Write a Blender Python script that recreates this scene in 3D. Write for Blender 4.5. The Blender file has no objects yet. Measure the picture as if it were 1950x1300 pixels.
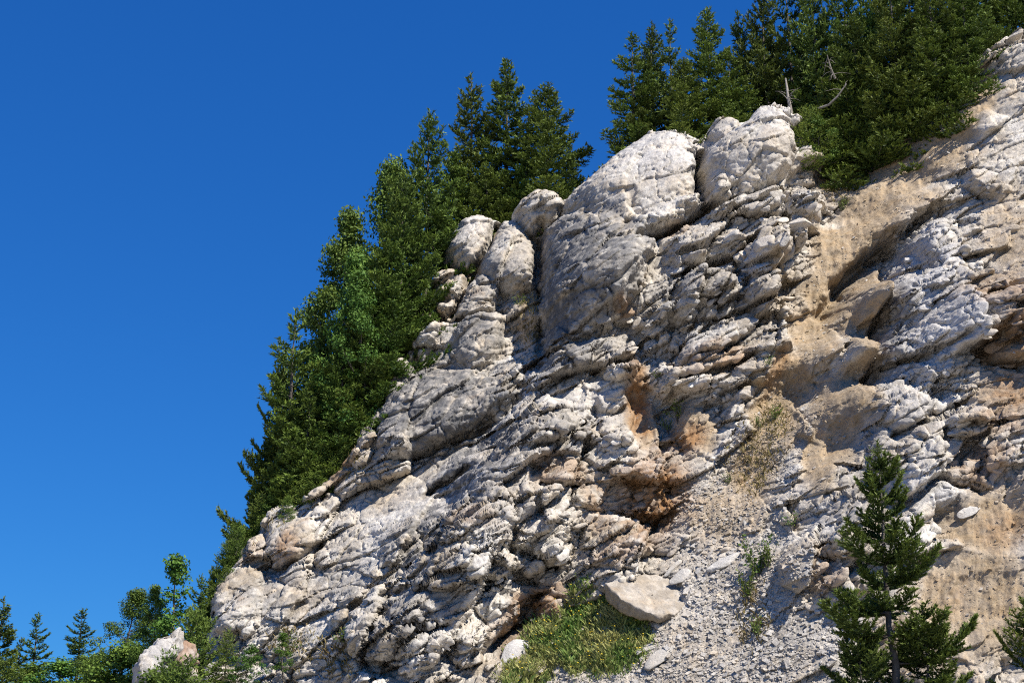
import bpy, math, random
import numpy as np
from mathutils import Vector

# ------------------------------------------------------------------ camera, sky, sun, exposure
scene = bpy.context.scene
PITCH = math.radians(18.0)
CAM = np.array([0.0, 0.0, 1.7])
cam_data = bpy.data.cameras.new("camera")
cam_data.lens = 50.0
cam_data.sensor_width = 36.0
cam_data.clip_start = 0.1
cam_data.clip_end = 20000.0
cam = bpy.data.objects.new("camera", cam_data)
cam.location = CAM.tolist()
cam.rotation_euler = (math.radians(90) + PITCH, 0, 0)
scene.collection.objects.link(cam)
scene.camera = cam

SUN_EL = math.radians(50.0)
SUN_AZ = math.radians(132.0)          # clockwise from +Y (the view direction): sun stands to the right and a little behind the camera
to_sun = Vector((math.sin(SUN_AZ) * math.cos(SUN_EL), math.cos(SUN_AZ) * math.cos(SUN_EL), math.sin(SUN_EL)))

world = bpy.data.worlds.new("World")
scene.world = world
world.use_nodes = True
wn = world.node_tree.nodes
wn.clear()
w_out = wn.new("ShaderNodeOutputWorld")
w_bg = wn.new("ShaderNodeBackground")
w_bg.inputs["Strength"].default_value = 0.086
w_sky = wn.new("ShaderNodeTexSky")
w_sky.sky_type = 'NISHITA'
w_sky.sun_disc = False
w_sky.sun_elevation = SUN_EL
w_sky.sun_rotation = SUN_AZ
w_sky.altitude = 200.0
w_sky.air_density = 1.0
w_sky.dust_density = 0.0
w_sky.ozone_density = 4.0
# the deep polarised blue of the photograph: one even grade of the whole sky, channel by channel
w_sep = wn.new("ShaderNodeSeparateColor"); w_com = wn.new("ShaderNodeCombineColor")
world.node_tree.links.new(w_sky.outputs["Color"], w_sep.inputs["Color"])
for ch, power, gain in (("Red", 1.0, 0.12), ("Green", 0.75, 0.385), ("Blue", 0.6, 0.80)):
    m_a = wn.new("ShaderNodeMath"); m_a.operation = 'MULTIPLY'; m_a.inputs[1].default_value = 0.13
    m_b = wn.new("ShaderNodeMath"); m_b.operation = 'POWER'; m_b.inputs[1].default_value = power
    m_c = wn.new("ShaderNodeMath"); m_c.operation = 'MULTIPLY'; m_c.inputs[1].default_value = gain / 0.13
    world.node_tree.links.new(w_sep.outputs[ch], m_a.inputs[0]); world.node_tree.links.new(m_a.outputs[0], m_b.inputs[0])
    world.node_tree.links.new(m_b.outputs[0], m_c.inputs[0]); world.node_tree.links.new(m_c.outputs[0], w_com.inputs[ch])
world.node_tree.links.new(w_com.outputs["Color"], w_bg.inputs["Color"])
world.node_tree.links.new(w_bg.outputs["Background"], w_out.inputs["Surface"])

sun_data = bpy.data.lights.new("sun", 'SUN')
sun_data.energy = 5.0
sun_data.angle = math.radians(0.5)
sun_data.color = (1.0, 0.945, 0.86)
sun = bpy.data.objects.new("sun", sun_data)
sun.rotation_euler = to_sun.to_track_quat('Z', 'Y').to_euler()
sun.location = (30, -20, 80)
scene.collection.objects.link(sun)

scene.view_settings.view_transform = 'Standard'
scene.view_settings.look = 'None'
scene.view_settings.gamma = 1.0
scene.view_settings.use_curve_mapping = False
scene.view_settings.exposure = 0.58
scene.cycles.use_denoising = False
scene.cycles.filter_width = 1.1
scene.cycles.diffuse_bounces = 1

# ------------------------------------------------------------------ helpers
C = scene.collection
FPX = 50.0 / 36.0 * 1950.0
FWD = np.array([0, math.cos(PITCH), math.sin(PITCH)])
UPV = np.array([0, -math.sin(PITCH), math.cos(PITCH)])
RGT = np.array([1.0, 0, 0])


def ray(u, v):
    u = np.asarray(u, float); v = np.asarray(v, float)
    return FWD + ((u - 975.0) / FPX)[..., None] * RGT + ((650.0 - v) / FPX)[..., None] * UPV


def project(P):
    d = P - CAM
    t = d @ FWD
    return 975.0 + FPX * (d @ RGT) / t, 650.0 - FPX * (d @ UPV) / t, t


def _perm(seed):
    r = np.random.RandomState(seed)
    p = r.permutation(256)
    return np.concatenate([p, p, p])


def perlin2(x, y, seed=0):
    p = _perm(seed)
    xi = np.floor(x).astype(np.int64); yi = np.floor(y).astype(np.int64)
    xf = (x - xi).astype(np.float32); yf = (y - yi).astype(np.float32)
    xi &= 255; yi &= 255
    u = xf * xf * xf * (xf * (xf * 6 - 15) + 10); v = yf * yf * yf * (yf * (yf * 6 - 15) + 10)
    ang = np.arange(256) * (2 * math.pi / 256)
    gx = np.cos(ang).astype(np.float32); gy = np.sin(ang).astype(np.float32)

    def g(ix, iy, fx, fy):
        h = p[p[ix & 255] + (iy & 255)]
        return gx[h] * fx + gy[h] * fy
    a = g(xi, yi, xf, yf); b = g(xi + 1, yi, xf - 1, yf)
    c = g(xi, yi + 1, xf, yf - 1); d = g(xi + 1, yi + 1, xf - 1, yf - 1)
    return ((a + u * (b - a)) * (1 - v) + (c + u * (d - c)) * v) * 1.5


def fbm2(x, y, octaves=4, seed=0, gain=0.5, lac=2.03, ridged=False):
    s = np.zeros(np.shape(x), np.float32); amp = 1.0; tot = 0.0; f = 1.0
    for o in range(octaves):
        n = perlin2(x * f + 17.3 * o, y * f - 9.1 * o, seed + o)
        if ridged:
            n = 1.0 - 2.0 * np.abs(n)
        s += amp * n; tot += amp; amp *= gain; f *= lac
    return s / tot


_G3 = {}


def perlin3(x, y, z, seed=0):
    p = _perm(seed).astype(np.int32)
    r = np.random.RandomState(seed + 991)
    G = r.normal(size=(256, 3)).astype(np.float32); G /= np.linalg.norm(G, axis=1)[:, None]
    Gx, Gy, Gz = [np.ascontiguousarray(G[:, i]) for i in range(3)]
    x = np.asarray(x, np.float32); y = np.asarray(y, np.float32); z = np.asarray(z, np.float32)
    xi = np.floor(x).astype(np.int32); yi = np.floor(y).astype(np.int32); zi = np.floor(z).astype(np.int32)
    xf = x - xi; yf = y - yi; zf = z - zi
    f = lambda t: t * t * t * (t * (t * 6 - 15) + 10)
    u, v, w = f(xf), f(yf), f(zf)
    out = np.zeros_like(x)
    for dx in (0, 1):
        hx = p[(xi + dx) & 255]; wx = u if dx else 1 - u
        for dy in (0, 1):
            hy = p[hx + ((yi + dy) & 255)]; wy = wx * (v if dy else 1 - v)
            for dz in (0, 1):
                h = p[hy + ((zi + dz) & 255)]
                d = Gx[h] * (xf - dx) + Gy[h] * (yf - dy) + Gz[h] * (zf - dz)
                out += d * wy * (w if dz else 1 - w)
    return out * 1.6


def voronoi3(x, y, z, seed=0, off=False):
    r = np.random.RandomState(seed)
    M = 32
    jit = (r.rand(M * M * M, 3) * 0.9 + 0.05).astype(np.float32); rnd = r.rand(M * M * M, 4).astype(np.float32)
    jx, jy, jz = [np.ascontiguousarray(jit[:, i]) for i in range(3)]
    x = np.asarray(x, np.float32); y = np.asarray(y, np.float32); z = np.asarray(z, np.float32)
    xi = np.floor(x).astype(np.int32); yi = np.floor(y).astype(np.int32); zi = np.floor(z).astype(np.int32)
    xf = x - xi; yf = y - yi; zf = z - zi
    F1 = np.full(x.shape, 9.0, np.float32); F2 = F1.copy(); best = np.zeros(x.shape, np.int32)
    for dx in (-1, 0, 1):
        for dy in (-1, 0, 1):
            for dz in (-1, 0, 1):
                k = (((xi + dx) & 31) * M + ((yi + dy) & 31)) * M + ((zi + dz) & 31)
                d = (xf - dx - jx[k]) ** 2 + (yf - dy - jy[k]) ** 2 + (zf - dz - jz[k]) ** 2
                m = d < F1
                F2 = np.where(m, F1, np.minimum(F2, d)); best = np.where(m, k, best); F1 = np.minimum(F1, d)
    rn = rnd[best]
    if off:
        f = lambda q, c: (q - c + 1.5) % 32 - 1.5
        mx, my, mz = best // (M * M), (best // M) % M, best % M
        best = tuple(f((i0 & 31) + fr_, m_ + j_[best]) for i0, fr_, m_, j_ in ((xi, xf, mx, jx), (yi, yf, my, jy), (zi, zf, mz, jz)))
    return np.sqrt(F1), np.sqrt(F2), rn, best


def fbm3(P, scale, octaves=4, seed=0, gain=0.5, ridged=False):
    s = 0; amp = 1.0; tot = 0; f = 1.0 / scale
    for o in range(octaves):
        n = perlin3(P[:, 0] * f + 3.7 * o, P[:, 1] * f + 8.1 * o, P[:, 2] * f - 5.3 * o, seed + o)
        if ridged:
            n = 1 - 2 * np.abs(n)
        s = s + amp * n; tot += amp; amp *= gain; f *= 2.03
    return s / tot


def voronoi2(x, y, seed=0):
    """F1, F2, cell random values (4) and offset to the cell's centre"""
    r = np.random.RandomState(seed)
    N = 64
    jit = r.rand(N, N, 2).astype(np.float32); rnd = r.rand(N, N, 4).astype(np.float32)
    xi = np.floor(x).astype(np.int64); yi = np.floor(y).astype(np.int64)
    F1 = np.full(x.shape, 9.0, np.float32); F2 = F1.copy()
    bx = np.zeros(x.shape, np.int64); by = bx.copy()
    ox = np.zeros(x.shape, np.float32); oy = ox.copy()
    for dx in (-1, 0, 1):
        for dy in (-1, 0, 1):
            cx = (xi + dx) % N; cy = (yi + dy) % N
            j = jit[cx, cy]
            ex = (x - (xi + dx) - j[..., 0]).astype(np.float32); ey = (y - (yi + dy) - j[..., 1]).astype(np.float32)
            d = np.sqrt(ex * ex + ey * ey)
            m = d < F1
            F2 = np.where(m, F1, np.minimum(F2, d))
            F1 = np.where(m, d, F1)
            bx = np.where(m, cx, bx); by = np.where(m, cy, by)
            ox = np.where(m, ex, ox); oy = np.where(m, ey, oy)
    return F1, F2, rnd[bx, by], ox, oy


def sstep(a, b, x):
    t = np.clip((x - a) / (b - a), 0, 1)
    return t * t * (3 - 2 * t)


def np_mesh(name, V, F, cols=None, smooth=True, fl=None):
    """mesh from arrays; F is (n,3) or (n,4); cols per-vertex rgb; fl per-vertex float 'tint'"""
    me = bpy.data.meshes.new(name)
    V = np.ascontiguousarray(V, np.float32); F = np.ascontiguousarray(F, np.int32)
    me.vertices.add(len(V)); me.vertices.foreach_set("co", V.ravel())
    k = F.shape[1]
    me.loops.add(F.size); me.loops.foreach_set("vertex_index", F.ravel())
    me.polygons.add(len(F)); me.polygons.foreach_set("loop_start", np.arange(0, F.size, k, dtype=np.int32))
    me.update(calc_edges=True)
    if cols is not None:
        at = me.attributes.new("col", 'FLOAT_COLOR', 'POINT')
        c4 = np.ones((len(V), 4), np.float32); c4[:, :3] = cols
        at.data.foreach_set("color", c4.ravel())
    if fl is not None:
        at = me.attributes.new("tint", 'FLOAT', 'POINT')
        at.data.foreach_set("value", np.ascontiguousarray(fl, np.float32))
    if not smooth:
        me.shade_flat()
    return me


def obj(name, me, mat=None, parent=None, kind=None, label=None, cat=None, group=None):
    o = bpy.data.objects.new(name, me)
    C.objects.link(o)
    if mat and me is not None and not me.materials:
        me.materials.append(mat)
    if parent:
        o.parent = parent
    tag(o, label, cat, group, kind)
    return o


def tag(o, label=None, cat=None, group=None, kind=None):
    if label: o["label"] = label
    if cat: o["category"] = cat
    if group: o["group"] = group
    if kind: o["kind"] = kind


def ico(sub):
    import bmesh
    bm = bmesh.new()
    bmesh.ops.create_icosphere(bm, subdivisions=sub, radius=1.0)
    V = np.array([v.co[:] for v in bm.verts]); F = np.array([[v.index for v in f.verts] for f in bm.faces])
    bm.free()
    return V, F


ICO = {k: ico(k) for k in (1, 2, 3, 4, 5, 6)}

# ------------------------------------------------------------------ materials
def new_mat(name):
    m = bpy.data.materials.new(name); m.use_nodes = True
    nt = m.node_tree; b = nt.nodes["Principled BSDF"]
    return m, nt, b


def N(nt, t, **kw):
    n = nt.nodes.new(t)
    for k, v in kw.items():
        setattr(n, k, v)
    return n


def rock_material(name, source):
    m, nt, b = new_mat(name)
    L = nt.links.new
    if source == 'attr':
        s = N(nt, "ShaderNodeAttribute", attribute_name="col").outputs["Color"]
    else:
        s = N(nt, "ShaderNodeObjectInfo").outputs["Color"]
    geo = N(nt, "ShaderNodeNewGeometry")
    n1 = N(nt, "ShaderNodeTexNoise"); n1.inputs["Scale"].default_value = 5.5; n1.inputs["Detail"].default_value = 9; n1.inputs["Roughness"].default_value = 0.72
    L(geo.outputs["Position"], n1.inputs["Vector"])
    r1 = N(nt, "ShaderNodeMapRange"); r1.inputs["From Min"].default_value = 0.3; r1.inputs["From Max"].default_value = 0.7
    r1.inputs["To Min"].default_value = 0.76; r1.inputs["To Max"].default_value = 1.2
    L(n1.outputs["Fac"], r1.inputs["Value"])
    n2 = N(nt, "ShaderNodeTexNoise"); n2.inputs["Scale"].default_value = 1.1; n2.inputs["Detail"].default_value = 6; n2.inputs["Roughness"].default_value = 0.65
    L(geo.outputs["Position"], n2.inputs["Vector"])
    cr = N(nt, "ShaderNodeValToRGB")
    e = cr.color_ramp.elements
    e[0].position = 0.30; e[0].color = (0.80, 0.81, 0.83, 1)
    e[1].position = 0.72; e[1].color = (1.10, 1.02, 0.91, 1)
    x = e.new(0.52); x.color = (1.0, 1.0, 1.0, 1)
    L(n2.outputs["Fac"], cr.inputs["Fac"])
    m1 = N(nt, "ShaderNodeMixRGB", blend_type='MULTIPLY'); m1.inputs["Fac"].default_value = 1.0
    L(s, m1.inputs["Color1"]); L(cr.outputs["Color"], m1.inputs["Color2"])
    m2 = N(nt, "ShaderNodeMixRGB", blend_type='MULTIPLY'); m2.inputs["Fac"].default_value = 1.0
    L(m1.outputs["Color"], m2.inputs["Color1"]); L(r1.outputs["Result"], m2.inputs["Color2"])
    # dark lichen specks and thin stained cracks
    n4 = N(nt, "ShaderNodeTexNoise"); n4.inputs["Scale"].default_value = 3.2; n4.inputs["Detail"].default_value = 11; n4.inputs["Roughness"].default_value = 0.8
    L(geo.outputs["Position"], n4.inputs["Vector"])
    r4 = N(nt, "ShaderNodeMapRange"); r4.inputs["From Min"].default_value = 0.56; r4.inputs["From Max"].default_value = 0.68; r4.inputs["To Max"].default_value = 0.5
    L(n4.outputs["Fac"], r4.inputs["Value"])
    m3 = N(nt, "ShaderNodeMixRGB"); m3.inputs["Color2"].default_value = (0.17, 0.155, 0.14, 1)
    L(r4.outputs["Result"], m3.inputs["Fac"]); L(m2.outputs["Color"], m3.inputs["Color1"])
    L(m3.outputs["Color"], b.inputs["Base Color"])
    b.inputs["Roughness"].default_value = 0.92
    b.inputs["Specular IOR Level"].default_value = 0.18
    n3 = N(nt, "ShaderNodeTexNoise"); n3.inputs["Scale"].default_value = 7.0; n3.inputs["Detail"].default_value = 10; n3.inputs["Roughness"].default_value = 0.78
    L(geo.outputs["Position"], n3.inputs["Vector"])
    bp = N(nt, "ShaderNodeBump"); bp.inputs["Strength"].default_value = 0.9; bp.inputs["Distance"].default_value = 0.11
    L(n3.outputs["Fac"], bp.inputs["Height"]); L(bp.outputs["Normal"], b.inputs["Normal"])
    return m


MAT_CLIFF = rock_material("cliff_rock", 'attr')
MAT_BLOCK = rock_material("block_rock", 'object')


def foliage_material(name, dark, light, trans=0.12):
    m, nt, b = new_mat(name)
    L = nt.links.new
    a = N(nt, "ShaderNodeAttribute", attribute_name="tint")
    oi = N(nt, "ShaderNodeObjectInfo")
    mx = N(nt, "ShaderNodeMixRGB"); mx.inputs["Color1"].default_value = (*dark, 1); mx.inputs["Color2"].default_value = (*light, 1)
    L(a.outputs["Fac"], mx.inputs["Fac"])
    hs = N(nt, "ShaderNodeHueSaturation")
    mr = N(nt, "ShaderNodeMapRange"); mr.inputs["To Min"].default_value = 0.485; mr.inputs["To Max"].default_value = 0.515
    L(oi.outputs["Random"], mr.inputs["Value"]); L(mr.outputs["Result"], hs.inputs["Hue"])
    mv = N(nt, "ShaderNodeMapRange"); mv.inputs["To Min"].default_value = 0.8; mv.inputs["To Max"].default_value = 1.25
    mm = N(nt, "ShaderNodeMath", operation='FRACT'); mq = N(nt, "ShaderNodeMath", operation='MULTIPLY'); mq.inputs[1].default_value = 7.31
    L(oi.outputs["Random"], mq.inputs[0]); L(mq.outputs[0], mm.inputs[0]); L(mm.outputs[0], mv.inputs["Value"]); L(mv.outputs["Result"], hs.inputs["Value"])
    L(mx.outputs["Color"], hs.inputs["Color"])
    L(hs.outputs["Color"], b.inputs["Base Color"])
    b.inputs["Roughness"].default_value = 0.62
    b.inputs["Specular IOR Level"].default_value = 0.25
    tr = N(nt, "ShaderNodeBsdfTranslucent"); L(hs.outputs["Color"], tr.inputs["Color"])
    ms = N(nt, "ShaderNodeMixShader"); ms.inputs["Fac"].default_value = trans
    out = nt.nodes["Material Output"]
    L(b.outputs["BSDF"], ms.inputs[1]); L(tr.outputs["BSDF"], ms.inputs[2]); L(ms.outputs["Shader"], out.inputs["Surface"])
    return m


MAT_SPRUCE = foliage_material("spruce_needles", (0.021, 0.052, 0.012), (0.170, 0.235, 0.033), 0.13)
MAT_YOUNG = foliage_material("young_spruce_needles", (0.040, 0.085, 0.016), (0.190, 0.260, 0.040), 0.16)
MAT_NEAR = foliage_material("near_spruce_needles", (0.018, 0.040, 0.010), (0.190, 0.235, 0.036), 0.12)  # wide colour spread also paints sunlit tips against a dark crown interior
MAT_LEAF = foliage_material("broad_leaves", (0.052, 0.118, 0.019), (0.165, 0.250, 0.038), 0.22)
MAT_WEED = foliage_material("weed_leaves", (0.075, 0.130, 0.020), (0.170, 0.220, 0.040), 0.2)
MAT_GRASS = foliage_material("grass_blades", (0.105, 0.180, 0.034), (0.380, 0.350, 0.130), 0.2)
MAT_DRY = foliage_material("dry_weeds", (0.20, 0.15, 0.06), (0.32, 0.27, 0.10), 0.2)


def noisy_material(name, c1, c2, scale, rough=0.9, bump=0.3):
    m, nt, b = new_mat(name)
    L = nt.links.new
    tc = N(nt, "ShaderNodeTexCoord")
    n = N(nt, "ShaderNodeTexNoise"); n.inputs["Scale"].default_value = scale; n.inputs["Detail"].default_value = 7; n.inputs["Roughness"].default_value = 0.65
    L(tc.outputs["Object"], n.inputs["Vector"])
    cr = N(nt, "ShaderNodeValToRGB"); e = cr.color_ramp.elements
    e[0].position = 0.35; e[0].color = (*c1, 1); e[1].position = 0.65; e[1].color = (*c2, 1)
    L(n.outputs["Fac"], cr.inputs["Fac"]); L(cr.outputs["Color"], b.inputs["Base Color"])
    b.inputs["Roughness"].default_value = rough
    bp = N(nt, "ShaderNodeBump"); bp.inputs["Strength"].default_value = bump; L(n.outputs["Fac"], bp.inputs["Height"]); L(bp.outputs["Normal"], b.inputs["Normal"])
    return m


MAT_BARK = noisy_material("grey_bark", (0.05, 0.042, 0.034), (0.14, 0.12, 0.10), 6.0)
MAT_DEAD = noisy_material("bleached_wood", (0.15, 0.13, 0.11), (0.30, 0.27, 0.23), 9.0)
MAT_FLOOR = noisy_material("forest_floor", (0.045, 0.040, 0.020), (0.10, 0.085, 0.045), 1.5)
MAT_GROUND = noisy_material("gravel_ground", (0.26, 0.23, 0.18), (0.40, 0.36, 0.30), 0.8)
MAT_FLOWER = noisy_material("yellow_petals", (0.65, 0.45, 0.02), (0.75, 0.58, 0.05), 3.0)

# ------------------------------------------------------------------ the cliff: base plane, ridge, relief
A0, B0, C0 = 0.02174 - 1100 * 3.5e-6 - 1300 * 8.3e-6, 3.5e-6, 8.3e-6     # 1/depth = A0 + B0 u + C0 v
pts3 = []
for (u, v) in ((1100, 1300), (1450, 210), (450, 1200)):
    pts3.append(CAM + ray(u, v) / (A0 + B0 * u + C0 * v))
NRM = np.cross(pts3[1] - pts3[0], pts3[2] - pts3[0]); NRM /= np.linalg.norm(NRM)
if NRM @ FWD > 0:
    NRM = -NRM
ORG = pts3[0]
E1 = np.cross(np.array([0, 0, 1.0]), NRM); E1 /= np.linalg.norm(E1)
if E1[0] < 0:
    E1 = -E1
E2 = np.cross(NRM, E1)
if E2[2] < 0:
    E2 = -E2


OUT = np.array([0.02, -0.985, -0.14]); OUT /= np.linalg.norm(OUT)      # masses stand out of the slope sideways, so ledges overhang
KOUT = 1.0 / (OUT @ NRM)


def uv2p(u, v, h=0.0):
    """spot (a, b) on the base plane below the point seen at (u, v) that stands h metres proud of it"""
    d = ray(u, v)
    t = ((ORG - CAM) @ NRM + h) / (d @ NRM)
    t = np.asarray(t)
    P = CAM + t[..., None] * d - ORG - np.asarray(h * KOUT)[..., None] * OUT
    return np.stack([P @ E1, P @ E2], -1)


CTRL = [  # u, v, height in metres above the base plane
    (1430, 270, 3.0), (1230, 340, 3.0), (1300, 440, 2.4), (1130, 520, 3.0), (1052, 560, 2.5), (1015, 575, 0.3), (1000, 640, 0.2), (1048, 690, 2.0),
    (930, 520, 1.0), (870, 640, 1.0), (790, 690, 0.3), (860, 780, 0.9), (740, 840, 0.6), (800, 880, -0.6), (900, 830, 0.2), (850, 940, -0.1),
    (640, 1050, 0.5), (1000, 800, 2.3), (900, 900, 2.1), (850, 1000, 2.3), (730, 1180, 2.4), (1060, 740, 1.8), (1150, 880, 1.0), (1080, 960, 1.6),
    (1230, 965, -1.3), (1290, 880, 0.1), (1215, 790, 0.0), (1000, 1175, -0.9), (930, 1080, 1.7), (1150, 1040, 0.4), (850, 1250, 1.5),
    (1240, 1140, -0.1), (1100, 1220, -0.2), (1180, 690, 1.7), (1350, 690, 1.5), (1450, 560, 1.2), (1300, 560, 2.0), (1480, 450, 2.0), (1535, 380, 2.2),
    (1530, 270, 2.2), (1590, 430, -1.6), (1560, 620, -1.5), (1500, 760, -1.4), (1430, 900, -1.3), (1350, 1050, -0.8), (1250, 1270, -0.2), (1420, 700, 0.6),
    (1380, 840, -0.6), (1500, 560, 0.0), (1400, 1180, -0.2), (1760, 400, 2.2), (1700, 540, 2.7), (1683, 640, 2.8), (1675, 740, 1.7), (1610, 900, 1.2),
    (1530, 1050, 1.0), (1500, 1200, 0.6), (1640, 650, -0.9), (1625, 720, -0.6), (1560, 860, -0.8), 
    (1480, 1040, -0.4), (1850, 600, 2.1), (1920, 660, 1.2), (1900, 820, 1.2), (1800, 880, 1.3), (1880, 1010, 0.1), (1850, 1160, -0.4), (1700, 1200, 0.5),
    (1650, 1050, 1.2), (1900, 220, 1.3), (1820, 290, 0.4), (1720, 350, -0.8), (1640, 420, -1.4), (1600, 340, -2.2), (1950, 100, 1.0), (2050, 500, 1.5),
    (2080, 1000, 0.5), (520, 1080, 0.4), (430, 1150, 0.8), (600, 930, 0.0), (560, 1210, 0.6), (700, 920, 0.1), (470, 1250, 0.2), (1950, 1290, -0.3),
    (1745, 388, 0.5), (1690, 435, 0.3), (1625, 480, 0.1), (1580, 530, -0.2), (1750, 425, -0.9), (1715, 470, -1.1), (1665, 505, -1.3), (1615, 550, -1.4), (1590, 590, -1.3), (1640, 600, 0.1),
    (1600, 1290, 0.4), (1000, 1400, 0.5), (1500, 1500, 0.5), (600, 1400, 0.5), (2100, 1400, 0.2),
]
CT = np.array(CTRL, float)
CT[:, 2] *= np.where(CT[:, 2] < 0, 0.5, 0.85)
CP = uv2p(CT[:, 0], CT[:, 1], CT[:, 2])


def hctrl(a, b):
    """large relief of the face: distance-weighted mean of the survey heights"""
    sw = np.zeros(np.shape(a)); sh = np.zeros(np.shape(a))
    for (x, y), h in zip(CP, CT[:, 2]):
        w = ((a - x) ** 2 + (b - y) ** 2 + 0.8) ** -1.9
        sw += w; sh += w * h
    return sh / sw


def uv2ps(u, v):
    """pixel of the photograph -> spot on the relieved cliff (a, b)"""
    p = uv2p(u, v, 0.0)
    for _ in range(4):
        p = uv2p(u, v, hctrl(p[..., 0], p[..., 1]))
    return p


RIDGE = [(325, 1560), (355, 1400), (392, 1300), (405, 1230), (412, 1160), (422, 1112), (438, 1092), (466, 1068), (476, 1034), (500, 1018), (506, 980), (538, 960),
         (566, 968), (605, 938), (660, 888), (694, 834), (712, 800), (734, 762), (756, 718), (774, 674), (779, 644), (800, 620), (809, 604), (827, 588),
         (826, 552), (838, 524), (860, 512), (857, 482), (866, 452), (888, 428), (915, 421), (942, 432), (958, 428), (984, 422), (984, 410), (996, 393), (1023, 375),
         (1054, 377), (1074, 394), (1102, 367), (1152, 323), (1193, 287), (1237, 256), (1285, 250), (1311, 268), (1330, 281), (1347, 267), (1364, 236), (1386, 225),
         (1408, 236), (1432, 230), (1450, 216), (1472, 211), (1489, 219), (1508, 230), (1528, 246), (1528, 275), (1545, 292), (1580, 302),
         (1630, 318), (1690, 295), (1750, 250), (1805, 195), (1850, 130), (1950, 60), (2150, -70), (2330, -180)]
RP = uv2ps(np.array([r[0] for r in RIDGE], float), np.array([r[1] for r in RIDGE], float))
# smooth the ridge line a little
_t = np.linspace(0, len(RP) - 1, len(RP) * 3)
RS = np.stack([np.interp(_t, np.arange(len(RP)), RP[:, k]) for k in (0, 1)], -1)
RS[1:-1] = 0.25 * RS[:-2] + 0.5 * RS[1:-1] + 0.25 * RS[2:]

us = np.concatenate([np.arange(120, 300, 4.0), np.arange(300, 2000, 1.62), np.arange(2000, 2300, 5.0)])
vs = np.concatenate([np.arange(-260, -20, 3.0), np.arange(-20, 1330, 1.62), np.arange(1330, 1760, 8.0)])
UU, VV = np.meshgrid(us, vs)
ny, nx = UU.shape
PP = uv2p(UU.ravel(), VV.ravel())
a_all, b_all = PP[:, 0], PP[:, 1]
# signed distance to the ridge
poly = np.concatenate([RS, [[200, RS[-1, 1]], [200, -200], [RS[0, 0] - 6, -200]]])
# coarse pre-test on distance with a sub-sampled polyline
best = np.full(a_all.shape, 1e9, np.float32); ga = np.zeros(a_all.shape, np.float32); gb = ga.copy()
qa = ga.copy(); qb = ga.copy()
chain = np.concatenate([[[RS[0, 0] - 6, -200]], RS])
for i in range(len(chain) - 1):
    p0, p1 = chain[i], chain[i + 1]; d = p1 - p0; L2 = d @ d
    t = np.clip(((a_all - p0[0]) * d[0] + (b_all - p0[1]) * d[1]) / L2, 0, 1)
    cx = p0[0] + t * d[0]; cy = p0[1] + t * d[1]
    dd = np.hypot(a_all - cx, b_all - cy)
    m = dd < best
    best[m] = dd[m]; qa[m] = cx[m]; qb[m] = cy[m]
inside = np.zeros(a_all.shape, bool)
for i in range(len(poly)):
    x0, y0 = poly[i]; x1, y1 = poly[(i + 1) % len(poly)]
    c = ((y0 > b_all) != (y1 > b_all))
    xx = (x1 - x0) * (b_all - y0) / ((y1 - y0) + 1e-12) + x0
    inside ^= c & (a_all < xx)
keep = inside | (best < 7.0)
idx = np.full(a_all.shape, -1, np.int64); idx[keep] = np.arange(keep.sum())
a = a_all[keep]; b = b_all[keep]; dist = np.where(inside, -best, best)[keep]; qa = qa[keep]; qb = qb[keep]
ii = idx.reshape(ny, nx)
q = np.stack([ii[1:, :-1], ii[1:, 1:], ii[:-1, 1:], ii[:-1, :-1]], -1).reshape(-1, 4)
QUADS = q[(q >= 0).all(1)]


class Zone:
    """soft patches laid out on the cliff, each an ellipse around a spot"""
    def __init__(self, blobs):
        self.b = []
        for (u, v, ru, rv, rot, w) in blobs:
            c = uv2ps(np.float64(u), np.float64(v))
            hh = float(hctrl(c[0], c[1])); r = math.radians(rot)
            e = uv2p(np.float64(u + ru * math.cos(r)), np.float64(v - ru * math.sin(r)), hh) - c
            f = uv2p(np.float64(u + rv * math.sin(r)), np.float64(v + rv * math.cos(r)), hh) - c
            self.b.append((c, np.linalg.inv(np.stack([e, f], 1)), w))

    def __call__(self, a, b, soft=0.45, nz=None):
        s = np.zeros(np.shape(a), np.float32)
        for c, M, w in self.b:
            da = a - c[0]; db = b - c[1]
            k = np.sqrt((M[0, 0] * da + M[0, 1] * db) ** 2 + (M[1, 0] * da + M[1, 1] * db) ** 2)
            if nz is not None:
                k = k + nz
            s = np.maximum(s, w * (1 - sstep(1 - soft, 1 + soft, k)).astype(np.float32))
        return s


SOIL = Zone([(1835, 200, 75, 52, 52, 1), (1780, 275, 85, 62, 45, 1), (1715, 345, 85, 65, 45, 1), (1655, 410, 80, 60, 50, 1), (1605, 475, 70, 58, 55, 1), (1572, 560, 45, 62, 0, 1),
             (1545, 645, 50, 62, 0, 1), (1500, 725, 52, 56, 0, 1), (1470, 800, 55, 62, 0, 1), (1430, 885, 42, 90, -15, 1), (1590, 340, 55, 60, 0, 1), (1650, 530, 40, 60, 0, .9), (1640, 640, 36, 80, 0, .95), (1620, 740, 42, 60, 0, .95), (1598, 820, 36, 60, 0, .95),
             (1885, 1000, 95, 75, 0, 1), (1850, 1130, 130, 110, 0, 1), (1930, 450, 60, 110, 0, .7), (1920, 740, 60, 60, 0, .7),
             (1215, 790, 30, 75, 10, .9), (1330, 820, 35, 55, 30, .9), (1560, 850, 32, 110, -20, .95), (1590, 760, 34, 70, -20, .9), (1380, 980, 80, 60, 20, .6), (1005, 600, 16, 60, 10, .6),
             (640, 890, 45, 30, 45, .7), (1800, 1230, 150, 80, 0, .8)])
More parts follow.
